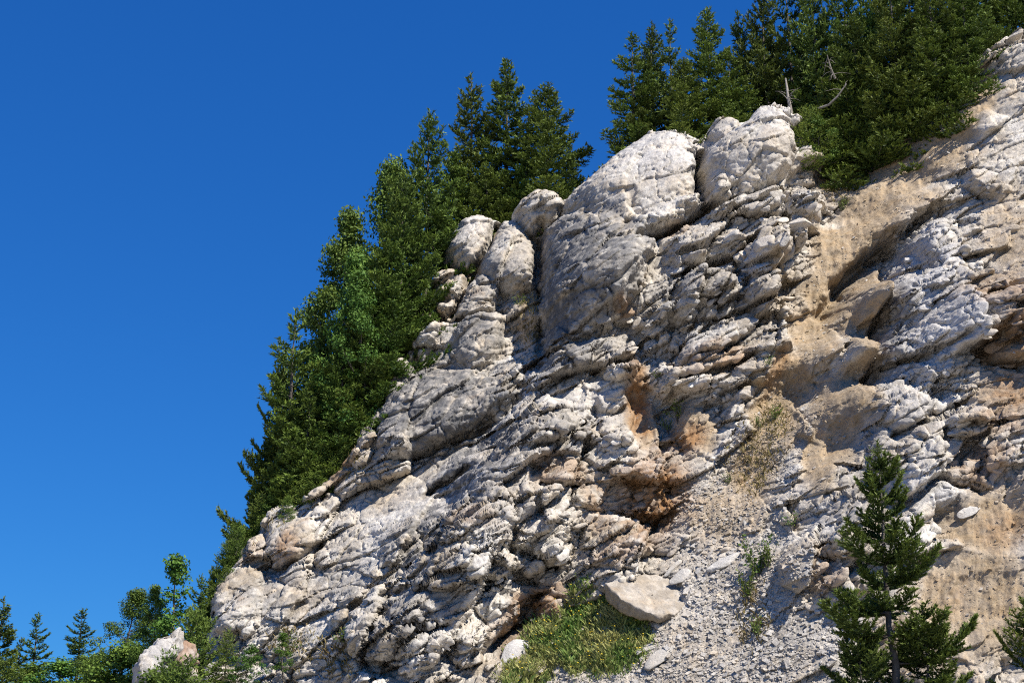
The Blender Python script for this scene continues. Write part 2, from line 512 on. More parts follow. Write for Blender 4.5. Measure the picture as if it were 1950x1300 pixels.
RUST = Zone([(1212, 765, 28, 70, 8, 1), (1235, 945, 75, 80, 20, 1), (1312, 832, 34, 26, 0, .9), (1185, 590, 22, 14, 0, .9), (1915, 640, 45, 42, 0, .85), (1930, 730, 45, 60, 0, .7),
             (1880, 880, 70, 45, 0, .55), (1005, 1165, 75, 40, 30, .9), (985, 1210, 45, 40, 0, .7), (1190, 1040, 80, 26, 20, .6), (548, 1045, 24, 34, -20, .85), (655, 880, 40, 22, 50, .8),
             (1060, 900, 50, 34, 20, .6), (1360, 680, 70, 26, 10, .6), (1260, 870, 30, 30, 0, .6), (1480, 700, 20, 40, -20, .6), (1920, 1010, 60, 40, 0, .4), (1290, 440, 45, 12, 22, .6),
             (1880, 560, 80, 30, 10, .5), (1900, 800, 70, 30, 0, .5), (1150, 960, 40, 50, 0, .5), (900, 990, 40, 20, 0, .4), (1560, 1090, 30, 45, 0, .55), (470, 1050, 40, 25, 0, .4)])
GREY = Zone([(1110, 490, 95, 75, 0, 1), (1060, 590, 40, 110, 0, 1), (835, 770, 135, 110, 0, 1), (905, 640, 55, 60, 0, .8), (1060, 680, 60, 40, 0, .8), (930, 545, 30, 40, 0, .6),
             (1690, 600, 40, 140, 0, .7), (1500, 1230, 60, 60, 0, .5), (520, 1120, 70, 50, 0, .6), (1330, 580, 90, 60, 0, .55), (1430, 620, 60, 50, 0, .4), (910, 880, 150, 60, 38, 1), (820, 1000, 90, 50, 40, .9), (790, 1150, 100, 60, 30, .6), (1060, 830, 90, 50, 20, .6),
             (960, 740, 60, 30, 0, .5), (1090, 560, 90, 60, 0, .9), (780, 1020, 70, 40, 40, .6), (660, 1100, 60, 50, 30, .5), (1630, 800, 40, 100, 0, .5)])
WHITE = Zone([(1740, 520, 60, 110, -10, .8), (1730, 700, 70, 100, 0, .7), (1780, 925, 75, 32, -10, 1), (1250, 300, 75, 60, 0, .7), (1450, 230, 70, 40, 0, .8), (1150, 760, 90, 40, 0, .5), (880, 450, 40, 30, 0, .7), (1820, 620, 60, 60, 0, .8),
              (860, 930, 110, 50, 25, .6), (1010, 870, 70, 50, 0, .4), (980, 1000, 80, 40, 0, .4), (1350, 760, 60, 30, 0, .5), (1420, 520, 30, 30, 0, .7)])
FLAKE = Zone([(1000, 830, 230, 110, 30, 1), (850, 1000, 170, 120, 35, 1), (1100, 960, 170, 130, 0, 1), (820, 1180, 220, 130, 0, 1), (1770, 560, 120, 190, 0, .7), (1740, 780, 130, 110, 0, .8),
              (1860, 480, 110, 90, 0, .5), (1350, 660, 130, 80, 0, .4), (600, 1150, 150, 140, 0, .6), (1620, 1080, 130, 130, 0, .9), (1850, 830, 110, 80, 0, .5), (1290, 900, 60, 60, 0, 1),
              (1850, 250, 90, 60, 0, .4), (1450, 690, 90, 60, 0, .2), (1580, 1220, 120, 90, 0, .8)])
SMOOTH = Zone([(1215, 345, 135, 95, 30, 1), (1430, 290, 95, 60, 0, .8), (930, 480, 110, 80, 0, .9), (830, 930, 150, 55, 28, .9), (700, 1010, 120, 55, 40, .75), (1780, 930, 80, 40, 0, .9),
               (1150, 770, 110, 50, 0, .6), (840, 770, 130, 95, 0, .8), (1120, 560, 100, 130, 0, .6), (910, 640, 70, 70, 0, .8), (1720, 640, 45, 150, 0, .2), (450, 1140, 60, 70, 0, .7), (560, 1150, 140, 110, 0, .5), (550, 1020, 60, 50, 0, .7), (1820, 640, 30, 60, -20, .7), (1910, 240, 80, 120, 30, .75), (1150, 480, 130, 90, 0, .7), (1420, 290, 110, 80, 0, .85)])
SCREE = Zone([(1250, 1240, 300, 110, 0, 1), (1400, 1100, 120, 130, 0, 1), (1380, 980, 90, 90, 0, .9), (1450, 1230, 150, 100, 0, .8), (1430, 900, 60, 110, -20, .8), (1500, 800, 60, 80, 0, .6)])

# strata run from lower left to upper right in the face
_s0 = uv2p(np.float64(900), np.float64(900)); _s1 = uv2p(np.float64(1000), np.float64(852)) - _s0
TH = math.atan2(_s1[1], _s1[0]); CS, SN = math.cos(TH), math.sin(TH)


NBED = SY_ = None
_sx = E1 * CS + E2 * SN; _sy = -E1 * SN + E2 * CS
BED_N = _sy * 0.88 + NRM * 0.47
BED_S = _sx
BED_T = np.cross(BED_N, BED_S)


def zones(a, b):
    wz = 0.25 * fbm2(a * 0.8, b * 0.8, 3, 5)
    return SOIL(a, b, 0.35, wz), FLAKE(a, b, 0.5, wz), SMOOTH(a, b, 0.4, wz), SCREE(a, b, 0.4, wz)


CREVICES = [  # long open joints: line on the face, depth, half-width in metres
    ([(1215, 464), (1260, 450), (1300, 432), (1345, 400)], 1.2, .24), ([(1332, 290), (1330, 340), (1338, 385)], 1.2, .2), ([(1030, 430), (1032, 520), (1040, 620), (1030, 700)], .8, .32),
    ([(945, 430), (930, 480), (895, 525), (860, 600)], .8, .18), ([(1028, 450), (1022, 540)], .8, .22), ([(730, 884), (800, 874), (880, 838), (960, 792), (1000, 745)], .7, .22),
    ([(1190, 1015), (1230, 990), (1262, 925)], .55, .24), ([(850, 1010), (800, 1090), (760, 1135)], .8, .22), ([(890, 890), (820, 935)], .8, .22), ([(1668, 720), (1676, 620), (1696, 520), (1755, 412)], .9, .3),
    ([(1340, 442), (1420, 402), (1492, 382)], .5, .16), ([(1280, 530), (1400, 492), (1442, 452)], .6, .16), ([(1205, 678), (1140, 702)], .6, .2), ([(1300, 694), (1400, 654), (1450, 612)], .6, .18),
    ([(1290, 722), (1380, 702), (1430, 684)], .8, .2), ([(940, 1232), (1000, 1182), (1022, 1140)], 1.0, .3), ([(960, 1040), (1010, 1052), (1062, 1082)], .6, .18), ([(1700, 832), (1780, 792), (1850, 762)], .7, .2),
    ([(1680, 692), (1760, 682), (1830, 642)], .6, .18), ([(1880, 562), (1950, 542)], .8, .22), ([(1890, 684), (1950, 694)], .8, .22), ([(1720, 962), (1800, 906), (1880, 932)], .6, .2),
    ([(1490, 360), (1496, 420), (1500, 450)], .7, .18), ([(1400, 500), (1412, 545), (1400, 575)], .6, .16), ([(820, 600), (860, 612), (960, 590)], .5, .18),
    ([(1020, 860), (1060, 850), (1120, 800)], .7, .2), ([(1030, 925), (1110, 925)], .6, .18), ([(1580, 592), (1610, 538), (1660, 492), (1710, 455), (1752, 420)], 1.25, .5), ([(500, 1085), (540, 1085), (600, 1040)], .6, .2), ([(740, 1260), (800, 1200), (850, 1190)], .7, .22), ([(640, 1200), (700, 1130), (740, 1080)], .5, .2),
]


def crevice_depth(a, b):
    wa = a + 0.22 * fbm2(a * 1.1, b * 1.1, 3, 641); wb = b + 0.22 * fbm2(a * 1.1, b * 1.1, 3, 645)
    h = np.zeros(a.shape, np.float32)
    for line, dep, wid in CREVICES:
        L = np.array(line, float); q = uv2ps(L[:, 0], L[:, 1])
        lo = q.min(0) - 1.5; hi = q.max(0) + 1.5
        k = np.nonzero((wa > lo[0]) & (wa < hi[0]) & (wb > lo[1]) & (wb < hi[1]))[0]
        best = np.full(len(k), 9.0)
        for p0, p1 in zip(q[:-1], q[1:]):
            d = p1 - p0; t = np.clip(((wa[k] - p0[0]) * d[0] + (wb[k] - p0[1]) * d[1]) / (d @ d), 0, 1)
            best = np.minimum(best, np.hypot(wa[k] - p0[0] - t * d[0], wb[k] - p0[1] - t * d[1]))
        h[k] = np.maximum(h[k], dep * np.exp(-(best / wid) ** 2))
    return h


def relief(a, b, zn):
    """coarse blocks and bosses"""
    a = a.astype(np.float32); b = b.astype(np.float32)
    soil, flake, smooth, scree = zn
    loose = np.clip(np.maximum(soil, scree), 0, 1); rock = 1 - 0.97 * loose
    wa = a + 0.5 * fbm2(a * 0.35, b * 0.35, 3, 11); wb = b + 0.5 * fbm2(a * 0.35, b * 0.35, 3, 12)
    s = wa * CS + wb * SN; w = -wa * SN + wb * CS       # along / across the strata
    h = 0.40 * fbm2(a * 0.16, b * 0.16, 3, 21) * rock
    cj, sj = math.cos(TH + 1.0), math.sin(TH + 1.0)
    for k, (sc, asp, amp, crack, seed) in enumerate(((3.2, 1.5, 1.00, 0.34, 31), (1.6, 1.4, 0.66, 0.26, 32), (0.7, 1.7, 0.24, 0.12, 33))):
        jx = 0.08 * fbm2(a / sc * .7, b / sc * .7, 2, seed + 7)
        sa_, wa_ = (wa * cj + wb * sj, -wa * sj + wb * cj) if k == 0 else (s, w)
        F1, F2, rn, ox, oy = voronoi2(sa_ / (sc * asp) + 7.1 + jx, wa_ / sc + 3.3 + jx, seed)
        e = F2 - F1
        f = amp * ((rn[..., 0] - 0.5) * 0.9 + (rn[..., 1] - 0.5) * 1.5 * ox + (rn[..., 2] - 0.75) * 1.6 * oy)
        f = f * (0.35 + 0.65 * sstep(0, 0.10, e))
        f -= crack * np.exp(-e / 0.06) * (0.2 + rn[..., 3])
        h += f * rock * (1 - (0.75, 0.85, 0.85)[k] * smooth)
    rl = fbm2(a * 1.6, b * 0.35, 3, 61)
    h += loose * (0.16 * fbm2(a * 0.7, b * 0.7, 4, 62) + 0.16 * rl + 0.07 * fbm2(a * 3.2, b * 1.1, 3, 66))
    return h


def detail(P, zn, fine=1.0):
    """broken edges, flakes, pits and cracks, along the true surface normal; all laid out in space"""
    soil, flake, smooth, scree = zn
    loose = np.clip(np.maximum(soil, scree), 0, 1); rock = 1 - 0.93 * loose
    P = P.astype(np.float32)
    patch = fbm3(P, 3.2, 3, 88)
    flake = flake * sstep(-0.30, 0.12, patch); smooth = np.clip(smooth + 0.55 * sstep(0.05, 0.35, -patch), 0, 1)
    s = P @ BED_S; t = P @ BED_T; w = P @ BED_N
    w = w + 1.6 * fbm3(P, 10.0, 2, 83)
    wp = fbm3(P, 2.6, 2, 81)
    h = np.zeros(len(P), np.float32)
    # joint-bounded blocks: each carries its own tilt of the bedding, so ledges run straight and break at the joints
    js = 0.05 * fbm3(P, 1.6, 1, 86)
    F1, F2, rb, ob = voronoi3(s / 3.0 + js, t / 2.4 + js, w / 1.5 + js, 37)
    wl = w + (rb[:, 0] - .5) * 0.75 * s + (rb[:, 1] - .5) * 0.6 * t + rb[:, 2] * 3.0
    eb = F2 - F1
    h -= 0.16 * np.exp(-eb / 0.035) * (0.1 + rb[:, 3]) * rock * (1 - .6 * smooth)
    for sc, asp, amp, crack, seed, kf in ((0.85, 2.3, 0.18, 0.10, 35, 0.8), (0.30, 2.2, 0.055, 0.05, 36, 0.6)):
        jj = 0.06 * fbm3(P, sc * 2.2, 1, seed + 40)
        F1, F2, rn, (ox, oy, oz) = voronoi3(s / (sc * asp) + jj, t / (sc * asp) + jj, wl / (sc * .8) + jj, seed, True)
        e = F2 - F1
        tl = (rn[:, 1] - .5) * ox + (rn[:, 2] - .5) * oy + (rn[:, 3] - .35) * oz
        h += (amp * ((rn[:, 0] - 0.5) * 0.9 + 1.7 * tl) - crack * np.exp(-e / 0.035) * (0.1 + rn[:, 1])) * rock * (1 - kf * smooth)
    for sc, amp, seed in ((0.95, 0.26, 41), (0.42, 0.19, 42), (0.19, 0.10, 43)):
        ph = wl / sc + 0.10 * wp / sc ** .5
        ph = ph + 0.75 * perlin3(ph * 0.37, rb[:, 1] * 50, rb[:, 2] * 50, seed + 21) + 0.16 * fbm3(P, sc * 4.0, 1, seed + 25)
        cell = np.floor(ph); fr = ph - cell
        on = sstep(-0.02, 0.14, perlin3(s / (sc * 3.0) + cell * 7.77, t / (sc * 2.6) + cell * 3.1, cell * 0.37 + rb[:, 1] * 9, seed + 9))
        f = amp * ((1 - fr) ** 1.0 * sstep(0, 0.13, fr) - 0.35) * on
        h += f * (0.10 + 0.95 * flake) * rock * (1 - 0.75 * smooth)
    rid = fbm3(P, 0.7, 4, 51, 0.65, ridged=True)
    h += 0.040 * rid * rock
    pit = fbm3(P, 0.20, 3, 55, 0.68)
    h += 0.042 * pit * (0.6 + 0.4 * rock) - 0.07 * sstep(0.32, 0.52, fbm3(P, 0.6, 2, 57)) * rock * (1 - 0.4 * smooth)
    # long hairline joints
    j1 = np.abs(fbm3(P, 2.4, 3, 91)); h -= 0.13 * np.exp(-j1 / 0.010) * rock
    return h * fine


class Outline:
    """star-shaped plan of a mass of rock, set out on the base plane"""
    def __init__(self, outline, hoff, thick):
        o = np.array(outline, float); c_uv = o.mean(0)
        base = uv2ps(np.float64(c_uv[0]), np.float64(c_uv[1])); self.hb = float(hctrl(base[0], base[1])) + hoff
        pl = uv2p(o[:, 0], o[:, 1], self.hb + thick * 0.3)
        self.c = pl.mean(0); rel = pl - self.c
        ang = np.arctan2(rel[:, 1], rel[:, 0]); rad = np.hypot(rel[:, 0], rel[:, 1])
        k = np.argsort(ang); ang = ang[k]; rad = rad[k]
        self.size = float(rad.mean())
        # straight sides between the corners, then a slight rounding
        A = np.concatenate([ang - 2 * math.pi, ang, ang + 2 * math.pi]); X = np.tile(rad * np.cos(ang), 3); Y = np.tile(rad * np.sin(ang), 3)
        tt = np.linspace(0, len(A) - 1, len(A) * 24); xx = np.interp(tt, np.arange(len(A)), X); yy = np.interp(tt, np.arange(len(A)), Y)
        aa = np.unwrap(np.arctan2(yy, xx)); aa += A[0] - aa[0]
        self.ph = np.linspace(-math.pi, math.pi, 361); rr = np.interp(self.ph, aa, np.hypot(xx, yy))
        k = np.array([1, 2, 3, 4, 3, 2, 1.0]); k /= k.sum()
        self.rr = np.convolve(np.concatenate([rr[-4:-1], rr, rr[1:4]]), k, 'valid')

    def radius(self, phi):
        return np.interp(phi, self.ph, self.rr)


def grid_normals(V, F):
    n = np.cross(V[F[:, 2]] - V[F[:, 0]], V[F[:, F.shape[1] - 1]] - V[F[:, 1]]) if F.shape[1] == 4 else np.cross(V[F[:, 1]] - V[F[:, 0]], V[F[:, 2]] - V[F[:, 0]])
    out = np.zeros_like(V)
    for c in range(F.shape[1]):
        for k in range(3):
            out[:, k] += np.bincount(F[:, c], n[:, k], len(V))
    return out / (np.linalg.norm(out, axis=1)[:, None] + 1e-12)


def colour(P, a, b):
    a = a.astype(np.float32); b = b.astype(np.float32)
    n1 = fbm3(P, 1.8, 4, 71, 0.6); n2 = fbm3(P, 0.45, 4, 72, 0.62); n3 = fbm3(P, 4.0, 2, 73); n4 = fbm3(P, 0.16, 2, 74, 0.6)
    soil = SOIL(a, b, 0.4, 0.45 * n1 + 0.18 * n2); rust = RUST(a, b, 0.5, 0.5 * n1 + 0.2 * n2)
    grey = GREY(a, b, 0.5, 0.4 * n1 + 0.25 * n2); white = WHITE(a, b, 0.5, 0.3 * n1); scree = SCREE(a, b, 0.4, 0.3 * n1)
    col = np.empty((len(a), 3), np.float32); col[:] = (0.575, 0.515, 0.43)

    def mix(c, k):
        nonlocal col
        col += (np.array(c, np.float32) - col) * np.clip(k, 0, 1)[:, None]
    mix((0.75, 0.705, 0.63), sstep(-0.2, 0.35, n1) * 0.85)
    mix((0.42, 0.33, 0.22), sstep(0.1, 0.5, n3 + 0.4 * n2) * 0.6)
    mix((0.52, 0.46, 0.38), scree * 0.7)
    mix((0.70, 0.67, 0.63), white * 0.85)
    mix((0.125, 0.123, 0.121), grey * sstep(-0.40, 0.22, n2 + 0.5 * n1) * 0.92)
    mix((0.22, 0.21, 0.20), sstep(0.18, 0.45, 0.6 * n2 - 0.6 * n1 + 0.3 * n4) * 0.42 * (1 - soil))
    mix((0.40, 0.288, 0.165), soil * (0.82 + 0.3 * n2))
    mix((0.50, 0.42, 0.30), soil * sstep(0.15, 0.5, n4 + 0.4 * n2) * 0.4)
    mix((0.34, 0.19, 0.088), rust * np.clip(0.92 + 1.5 * n2, 0, 1))
    mix((0.33, 0.20, 0.11), sstep(0.30, 0.55, fbm3(P, 1.1, 3, 79, 0.6)) * 0.25)
    return col


BOSSES = [
    # big smooth slab and the crowned block on the skyline
    ([(1075, 385), (1130, 335), (1185, 285), (1235, 250), (1285, 244), (1318, 272), (1332, 320), (1336, 385), (1290, 425), (1225, 455), (1150, 445), (1095, 430)], 1.9, 0.5, 6, .55, .75, 1, .11, .035, .10, .12, -0.05),
    ([(1335, 320), (1345, 285), (1375, 265), (1420, 240), (1440, 205), (1475, 196), (1500, 218), (1533, 240), (1528, 290), (1485, 340), (1420, 370), (1350, 388), (1333, 360)], 1.9, 0.6, 6, .55, .7, 2, .15, .05, .12, .15, 0.0),
    ([(1345, 262), (1360, 230), (1385, 220), (1405, 235), (1400, 262), (1370, 280)], 0.9, 1.0, 5, .7, .8, 3, .12, .03, .3, .35, 0.0),
    ([(1440, 225), (1448, 202), (1470, 193), (1488, 207), (1505, 218), (1490, 245), (1455, 250)], 0.8, 1.9, 5, .7, .8, 4, .14, .03, .05, 0, 0.0),
    # rounded heads on the left skyline
    ([(848, 485), (858, 448), (885, 420), (915, 415), (942, 428), (940, 462), (915, 500), (890, 518), (858, 512)], 1.5, 0.7, 5, .72, .9, 5, .09, .07, .05, .10, 0.0),
    ([(905, 500), (930, 460), (955, 425), (985, 424), (1008, 450), (1024, 500), (1018, 545), (985, 565), (945, 550), (915, 530)], 1.4, 0.3, 5, .7, .85, 6, .10, .05, .25, .05, 0.0),
    ([(972, 415), (990, 388), (1020, 370), (1055, 372), (1073, 392), (1062, 425), (1035, 450), (1000, 445)], 1.4, 0.6, 5, .7, .9, 7, .09, .04, .15, .05, 0.0),
    ([(820, 545), (832, 518), (858, 512), (888, 528), (890, 555), (865, 590), (835, 605), (822, 575)], 1.1, 0.6, 5, .72, .9, 8, .10, .05, .15, .25, 0.0),
    ([(852, 606), (870, 575), (898, 540), (920, 518), (945, 525), (950, 560), (925, 585), (885, 605)], 0.8, 0.6, 5, .7, .9, 9, .10, .04, .35, .0, 0.0),
    ([(858, 680), (865, 630), (890, 595), (930, 578), (962, 600), (965, 645), (940, 685), (895, 705)], 1.0, 0.3, 5, .68, .85, 10, .12, .04, .45, .0, 0.0),
    ([(790, 640), (800, 598), (825, 590), (840, 612), (832, 655), (805, 690), (788, 680)], 0.9, 0.4, 5, .7, .9, 11, .12, .05, .1, .25, 0.0),
    ([(766, 668), (775, 628), (795, 616), (806, 640), (800, 672), (782, 695), (768, 690)], 0.8, 0.3, 4, .7, .9, 12, .12, .05, .1, .3, 0.0),
    ([(735, 745), (748, 700), (775, 672), (790, 700), (780, 750), (755, 790), (738, 780)], 0.8, 0.2, 5, .7, .9, 13, .14, .05, .2, .1, 0.0),
    # great grey buttress
    ([(1038, 425), (1060, 398), (1110, 385), (1190, 400), (1245, 440), (1235, 530), (1190, 590), (1150, 625), (1090, 660), (1048, 660), (1034, 600), (1032, 510)], 1.5, 0.3, 6, .5, .62, 14, .20, .03, .7, 0, 0.0),
    ([(1000, 720), (1030, 680), (1080, 650), (1140, 640), (1200, 630), (1215, 660), (1170, 690), (1110, 700), (1050, 725), (1010, 745)], 0.9, 0.1, 5, .6, .8, 15, .18, .03, .55, 0, 0.0),
    # steep grey face at the left edge
    ([(722, 880), (718, 800), (745, 740), (800, 700), (880, 700), (960, 715), (985, 750), (930, 800), (870, 830), (800, 860), (750, 885)], 1.1, 0.1, 6, .45, .5, 16, .17, .03, .6, .0, 0.25),
    # lower left pillars
    ([(405, 1200), (412, 1130), (430, 1095), (465, 1070), (500, 1085), (500, 1140), (470, 1190), (430, 1215)], 0.6, 0.1, 5, .65, .8, 17, .15, .03, .15, .2, 0.0),
    ([(440, 1185), (455, 1140), (480, 1120), (500, 1150), (495, 1190), (465, 1215)], 0.45, 0.7, 5, .65, .8, 18, .15, .03, .0, .15, 0.0),
    ([(500, 1055), (515, 1005), (560, 985), (600, 985), (600, 1030), (570, 1065), (530, 1080)], 0.6, 0.3, 5, .65, .8, 19, .16, .03, .1, .3, 0.0),
    ([(495, 1000), (505, 968), (535, 955), (560, 965), (555, 995), (520, 1015)], 0.45, 0.3, 5, .6, .8, 20, .14, .04, .1, .2, 0.0),
    ([(468, 1050), (474, 1024), (495, 1018), (508, 1035), (500, 1060), (478, 1065)], 0.6, 0.2, 4, .65, .8, 21, .14, .04, .2, .1, 0.0),
    ([(700, 812), (705, 796), (722, 785), (732, 795), (724, 812), (708, 822)], 0.45, 0.3, 4, .65, .8, 22, .14, .04, .0, .1, 0.0),
    ([(680, 845), (688, 820), (712, 815), (722, 835), (708, 858), (688, 862)], 0.5, 0.3, 4, .65, .8, 23, .14, .04, .0, .4, 0.0),
    ([(664, 878), (672, 858), (700, 850), (716, 862), (700, 885), (676, 892)], 0.5, 0.2, 4, .65, .8, 24, .14, .04, .0, .1, 0.0),
    # masses in the middle of the face
    ([(1145, 690), (1170, 655), (1210, 640), (1225, 670), (1215, 710), (1180, 725), (1150, 715)], 0.9, 0.3, 5, .62, .8, 25, .16, .04, .2, .1, 0.0),
    ([(1280, 680), (1320, 640), (1390, 612), (1440, 600), (1445, 625), (1400, 655), (1330, 690), (1290, 700)], 0.8, 0.4, 5, .55, .7, 26, .16, .06, .1, .05, 0.0),
    ([(1040, 905), (1060, 880), (1100, 865), (1120, 885), (1105, 915), (1060, 930)], 0.7, 0.5, 5, .6, .8, 27, .16, .08, .1, .25, 0.0),
    ([(890, 955), (905, 920), (950, 905), (985, 920), (985, 955), (940, 985), (900, 985)], 0.8, 0.3, 5, .6, .8, 28, .18, .06, .2, .1, 0.0),
    ([(1890, 660), (1900, 610), (1945, 590), (1990, 600), (1990, 670), (1940, 690), (1905, 685)], 1.2, 0.1, 5, .6, .75, 29, .16, .05, .1, .35, 0.0),
    ([(1795, 800), (1830, 775), (1880, 780), (1895, 810), (1860, 835), (1810, 830)], 0.8, 0.2, 5, .6, .8, 30, .16, .05, .1, .25, 0.0),
    ([(1640, 590), (1660, 545), (1690, 530), (1696, 570), (1675, 600), (1650, 610)], 0.8, -0.6, 5, .6, .8, 31, .14, .05, .0, .7, 0.0),
    ([(1480, 1075), (1500, 1040), (1540, 1020), (1570, 1050), (1560, 1100), (1520, 1130), (1490, 1115)], 0.8, 0.4, 5, .6, .8, 33, .2, .05, .2, .25, 0.0),
    # stacked blocks under the crowned block
    ([(1345, 420), (1400, 385), (1480, 360), (1500, 385), (1440, 425), (1370, 450)], .8, 0, 5, .6, .8, 40, .1, 0, .1, .1, 0),
    ([(1490, 360), (1520, 340), (1555, 375), (1560, 420), (1530, 470), (1500, 440)], 1.0, 0, 5, .6, .8, 41, .1, 0, .15, .1, 0),
    ([(1260, 470), (1330, 440), (1400, 430), (1420, 470), (1360, 500), (1280, 520)], .8, 0, 5, .6, .8, 42, .1, 0, .2, .2, 0),
    ([(1400, 490), (1450, 450), (1510, 440), (1510, 480), (1450, 530), (1410, 540)], .8, 0, 5, .6, .8, 43, .1, 0, .1, .3, 0),
    ([(1280, 540), (1340, 510), (1400, 510), (1400, 550), (1340, 580), (1290, 580)], .7, 0, 5, .6, .8, 44, .1, 0, .3, .1, 0),
    ([(1400, 570), (1450, 540), (1490, 500), (1490, 560), (1440, 610)], .7, 0, 5, .6, .8, 45, .1, 0, .1, .2, 0),
    ([(1210, 610), (1265, 585), (1280, 640), (1235, 675)], .6, 0, 5, .6, .8, 46, .1, 0, .2, .1, 0),
    ([(1225, 730), (1260, 690), (1290, 720), (1270, 760)], .5, 0, 5, .6, .8, 47, .1, 0, .0, .1, 0),
    # right rib
    ([(1680, 710), (1690, 560), (1740, 450), (1800, 385), (1850, 440), (1830, 560), (1860, 680), (1780, 730)], 1.0, 0, 5, .6, .8, 48, .1, 0, .2, .0, 0),
    ([(1650, 900), (1662, 770), (1720, 735), (1790, 800), (1790, 890), (1720, 960)], 0.5, 0, 5, .6, .8, 49, .1, 0, .2, .1, 0),
    ([(1505, 1100), (1545, 1005), (1620, 920), (1680, 940), (1640, 1060), (1560, 1140)], 0.5, 0, 5, .6, .8, 50, .1, 0, .2, .1, 0),
    # long flaky bulge across the lower face
    ([(690, 1250), (750, 1120), (840, 1000), (900, 900), (1000, 800), (1080, 760), (1130, 800), (1110, 900), (1040, 960), (940, 1060), (900, 1180), (800, 1300)], 1.5, 0, 5, .6, .8, 51, .1, 0, .15, .0, 0),
    ([(940, 1010), (1010, 965), (1090, 990), (1090, 1060), (1010, 1100), (950, 1075)], .8, 0, 5, .6, .8, 52, .1, 0, .0, .1, 0),
    ([(1130, 760), (1180, 740), (1210, 790), (1190, 860), (1140, 850)], .6, 0, 5, .6, .8, 53, .1, 0, .1, .1, 0),
    ([(850, 1190), (900, 1140), (980, 1130), (1000, 1180), (940, 1230), (870, 1240)], .7, 0, 5, .6, .8, 54, .1, 0, .0, .1, 0),
]


def swell(a, b):
    """masses that bulge out of the face"""
    h = np.zeros(a.shape, np.float32); g = np.zeros(a.shape, np.float32); wm_ = np.zeros(a.shape, np.float32); ident = np.full(a.shape, -1, np.int32)
    wob = 0.10 * fbm2(a * 0.9, b * 0.9, 3, 611) + 0.05 * fbm2(a * 3, b * 3, 2, 615)
    for bi, (ol, th_, ho, sub, pw, qw, sd, nz, st, gr, wm, ti) in enumerate(BOSSES):
        O = Outline(ol, 0, 0)
        da = a - O.c[0]; db = b - O.c[1]; r = np.hypot(da, db)
        near = r < O.rr.max() * 1.2
        rho = r[near] / O.radius(np.arctan2(db[near], da[near])) + wob[near]
        head = 5 <= sd <= 13
        f = (0.85 if head else 0.72 if sd <= 4 else 0.95) * th_ * np.maximum(1 - np.clip(rho, 0, 1) ** (2.6 if head else 4.5), 0) ** 0.65
        mine = near.nonzero()[0][(f > h[near]) & (rho < .96)]
        ident[mine] = bi
        h[near] = np.maximum(h[near], f)
        k = 1 - sstep(.9, 1.05, rho)
        g[near] = np.maximum(g[near], gr * k); wm_[near] = np.maximum(wm_[near], wm * k)
    return h, g, wm_, ident


h0 = hctrl(a, b).astype(np.float32)
ZN = zones(a.astype(np.float32), b.astype(np.float32)); soil, flake, smooth, scree = ZN
SW, SWG, SWW, SWI = swell(a, b)
h1 = relief(a, b, ZN) + SW - crevice_depth(a.astype(np.float32), b.astype(np.float32))
hh = h0 + h1
R = 0.5
dpos = np.maximum(dist, 0)
gdir = np.stack([a - qa, b - qb], -1); gl = np.linalg.norm(gdir, axis=1)[:, None] + 1e-9; gdir = gdir / gl
ang = np.minimum(dpos / R, math.pi / 2)
tang = R * np.sin(ang); down = R * (1 - np.cos(ang)) + np.maximum(dpos - R * math.pi / 2, 0)
out = dpos > 0
pa = np.where(out, qa + gdir[:, 0] * tang, a); pb = np.where(out, qb + gdir[:, 1] * tang, b)
G3 = gdir[:, :1] * E1 + gdir[:, 1:] * E2
NB = np.where(out[:, None], NRM * np.cos(ang)[:, None] + G3 * np.sin(ang)[:, None], NRM)
hq = np.where(out, hctrl(qa, qb), h0) + h1 * np.where(out, np.exp(-dpos / 2.5), 1)
CV = ORG + pa[:, None] * E1 + pb[:, None] * E2 - down[:, None] * NRM + (hq * KOUT)[:, None] * OUT
GN = grid_normals(CV, QUADS)
if (GN @ NRM).mean() < 0:
    GN = -GN
DN = GN * 0.55 + OUT * 0.45; DN /= np.linalg.norm(DN, axis=1)[:, None]
CV = CV + DN * detail(CV, ZN)[:, None]
CCOL = colour(CV, a, b)
_n = sstep(-0.4, 0.4, fbm3(CV, 0.9, 3, 631, 0.6)); CCOL += (np.array((0.165, 0.162, 0.16), np.float32) - CCOL) * (SWG * _n)[:, None]
CCOL += (np.array((0.42, 0.31, 0.18), np.float32) - CCOL) * (SWW * (1 - _n) * 0.8)[:, None]
FI = SWI[QUADS]; FI = np.where((FI == FI[:, :1]).all(1), FI[:, 0], -1)
GN = grid_normals(CV, QUADS)


def cut(name, faces):
    used, inv = np.unique(faces, return_inverse=True)
    me = np_mesh(name, CV[used], inv.reshape(-1, 4), CCOL[used])
    return me


cliff = obj("cliff", cut("cliff", QUADS[FI < 0]), MAT_CLIFF, kind="structure", label="pale weathered cliff of flaky white and tan rock with a scree gully")

for bi in range(len(BOSSES)):
    fs_ = QUADS[FI == bi]
    if len(fs_) > 50:
        obj("rock_boss", cut("rock_boss", fs_), MAT_CLIFF, cliff)

# what the camera-side surface is at a spot of the photograph: a coarse depth table of the cliff's own vertices
pu, pv, pt = project(CV)
TW, THh = 488, 326
tab = np.full((THh, TW), -1, np.int64)
order = np.argsort(-pt)
iu = (pu / 4).astype(int); iv = (pv / 4).astype(int)
ok = (iu >= 0) & (iu < TW) & (iv >= 0) & (iv < THh)
o_ok = order[ok[order]]
tab[iv[o_ok], iu[o_ok]] = o_ok


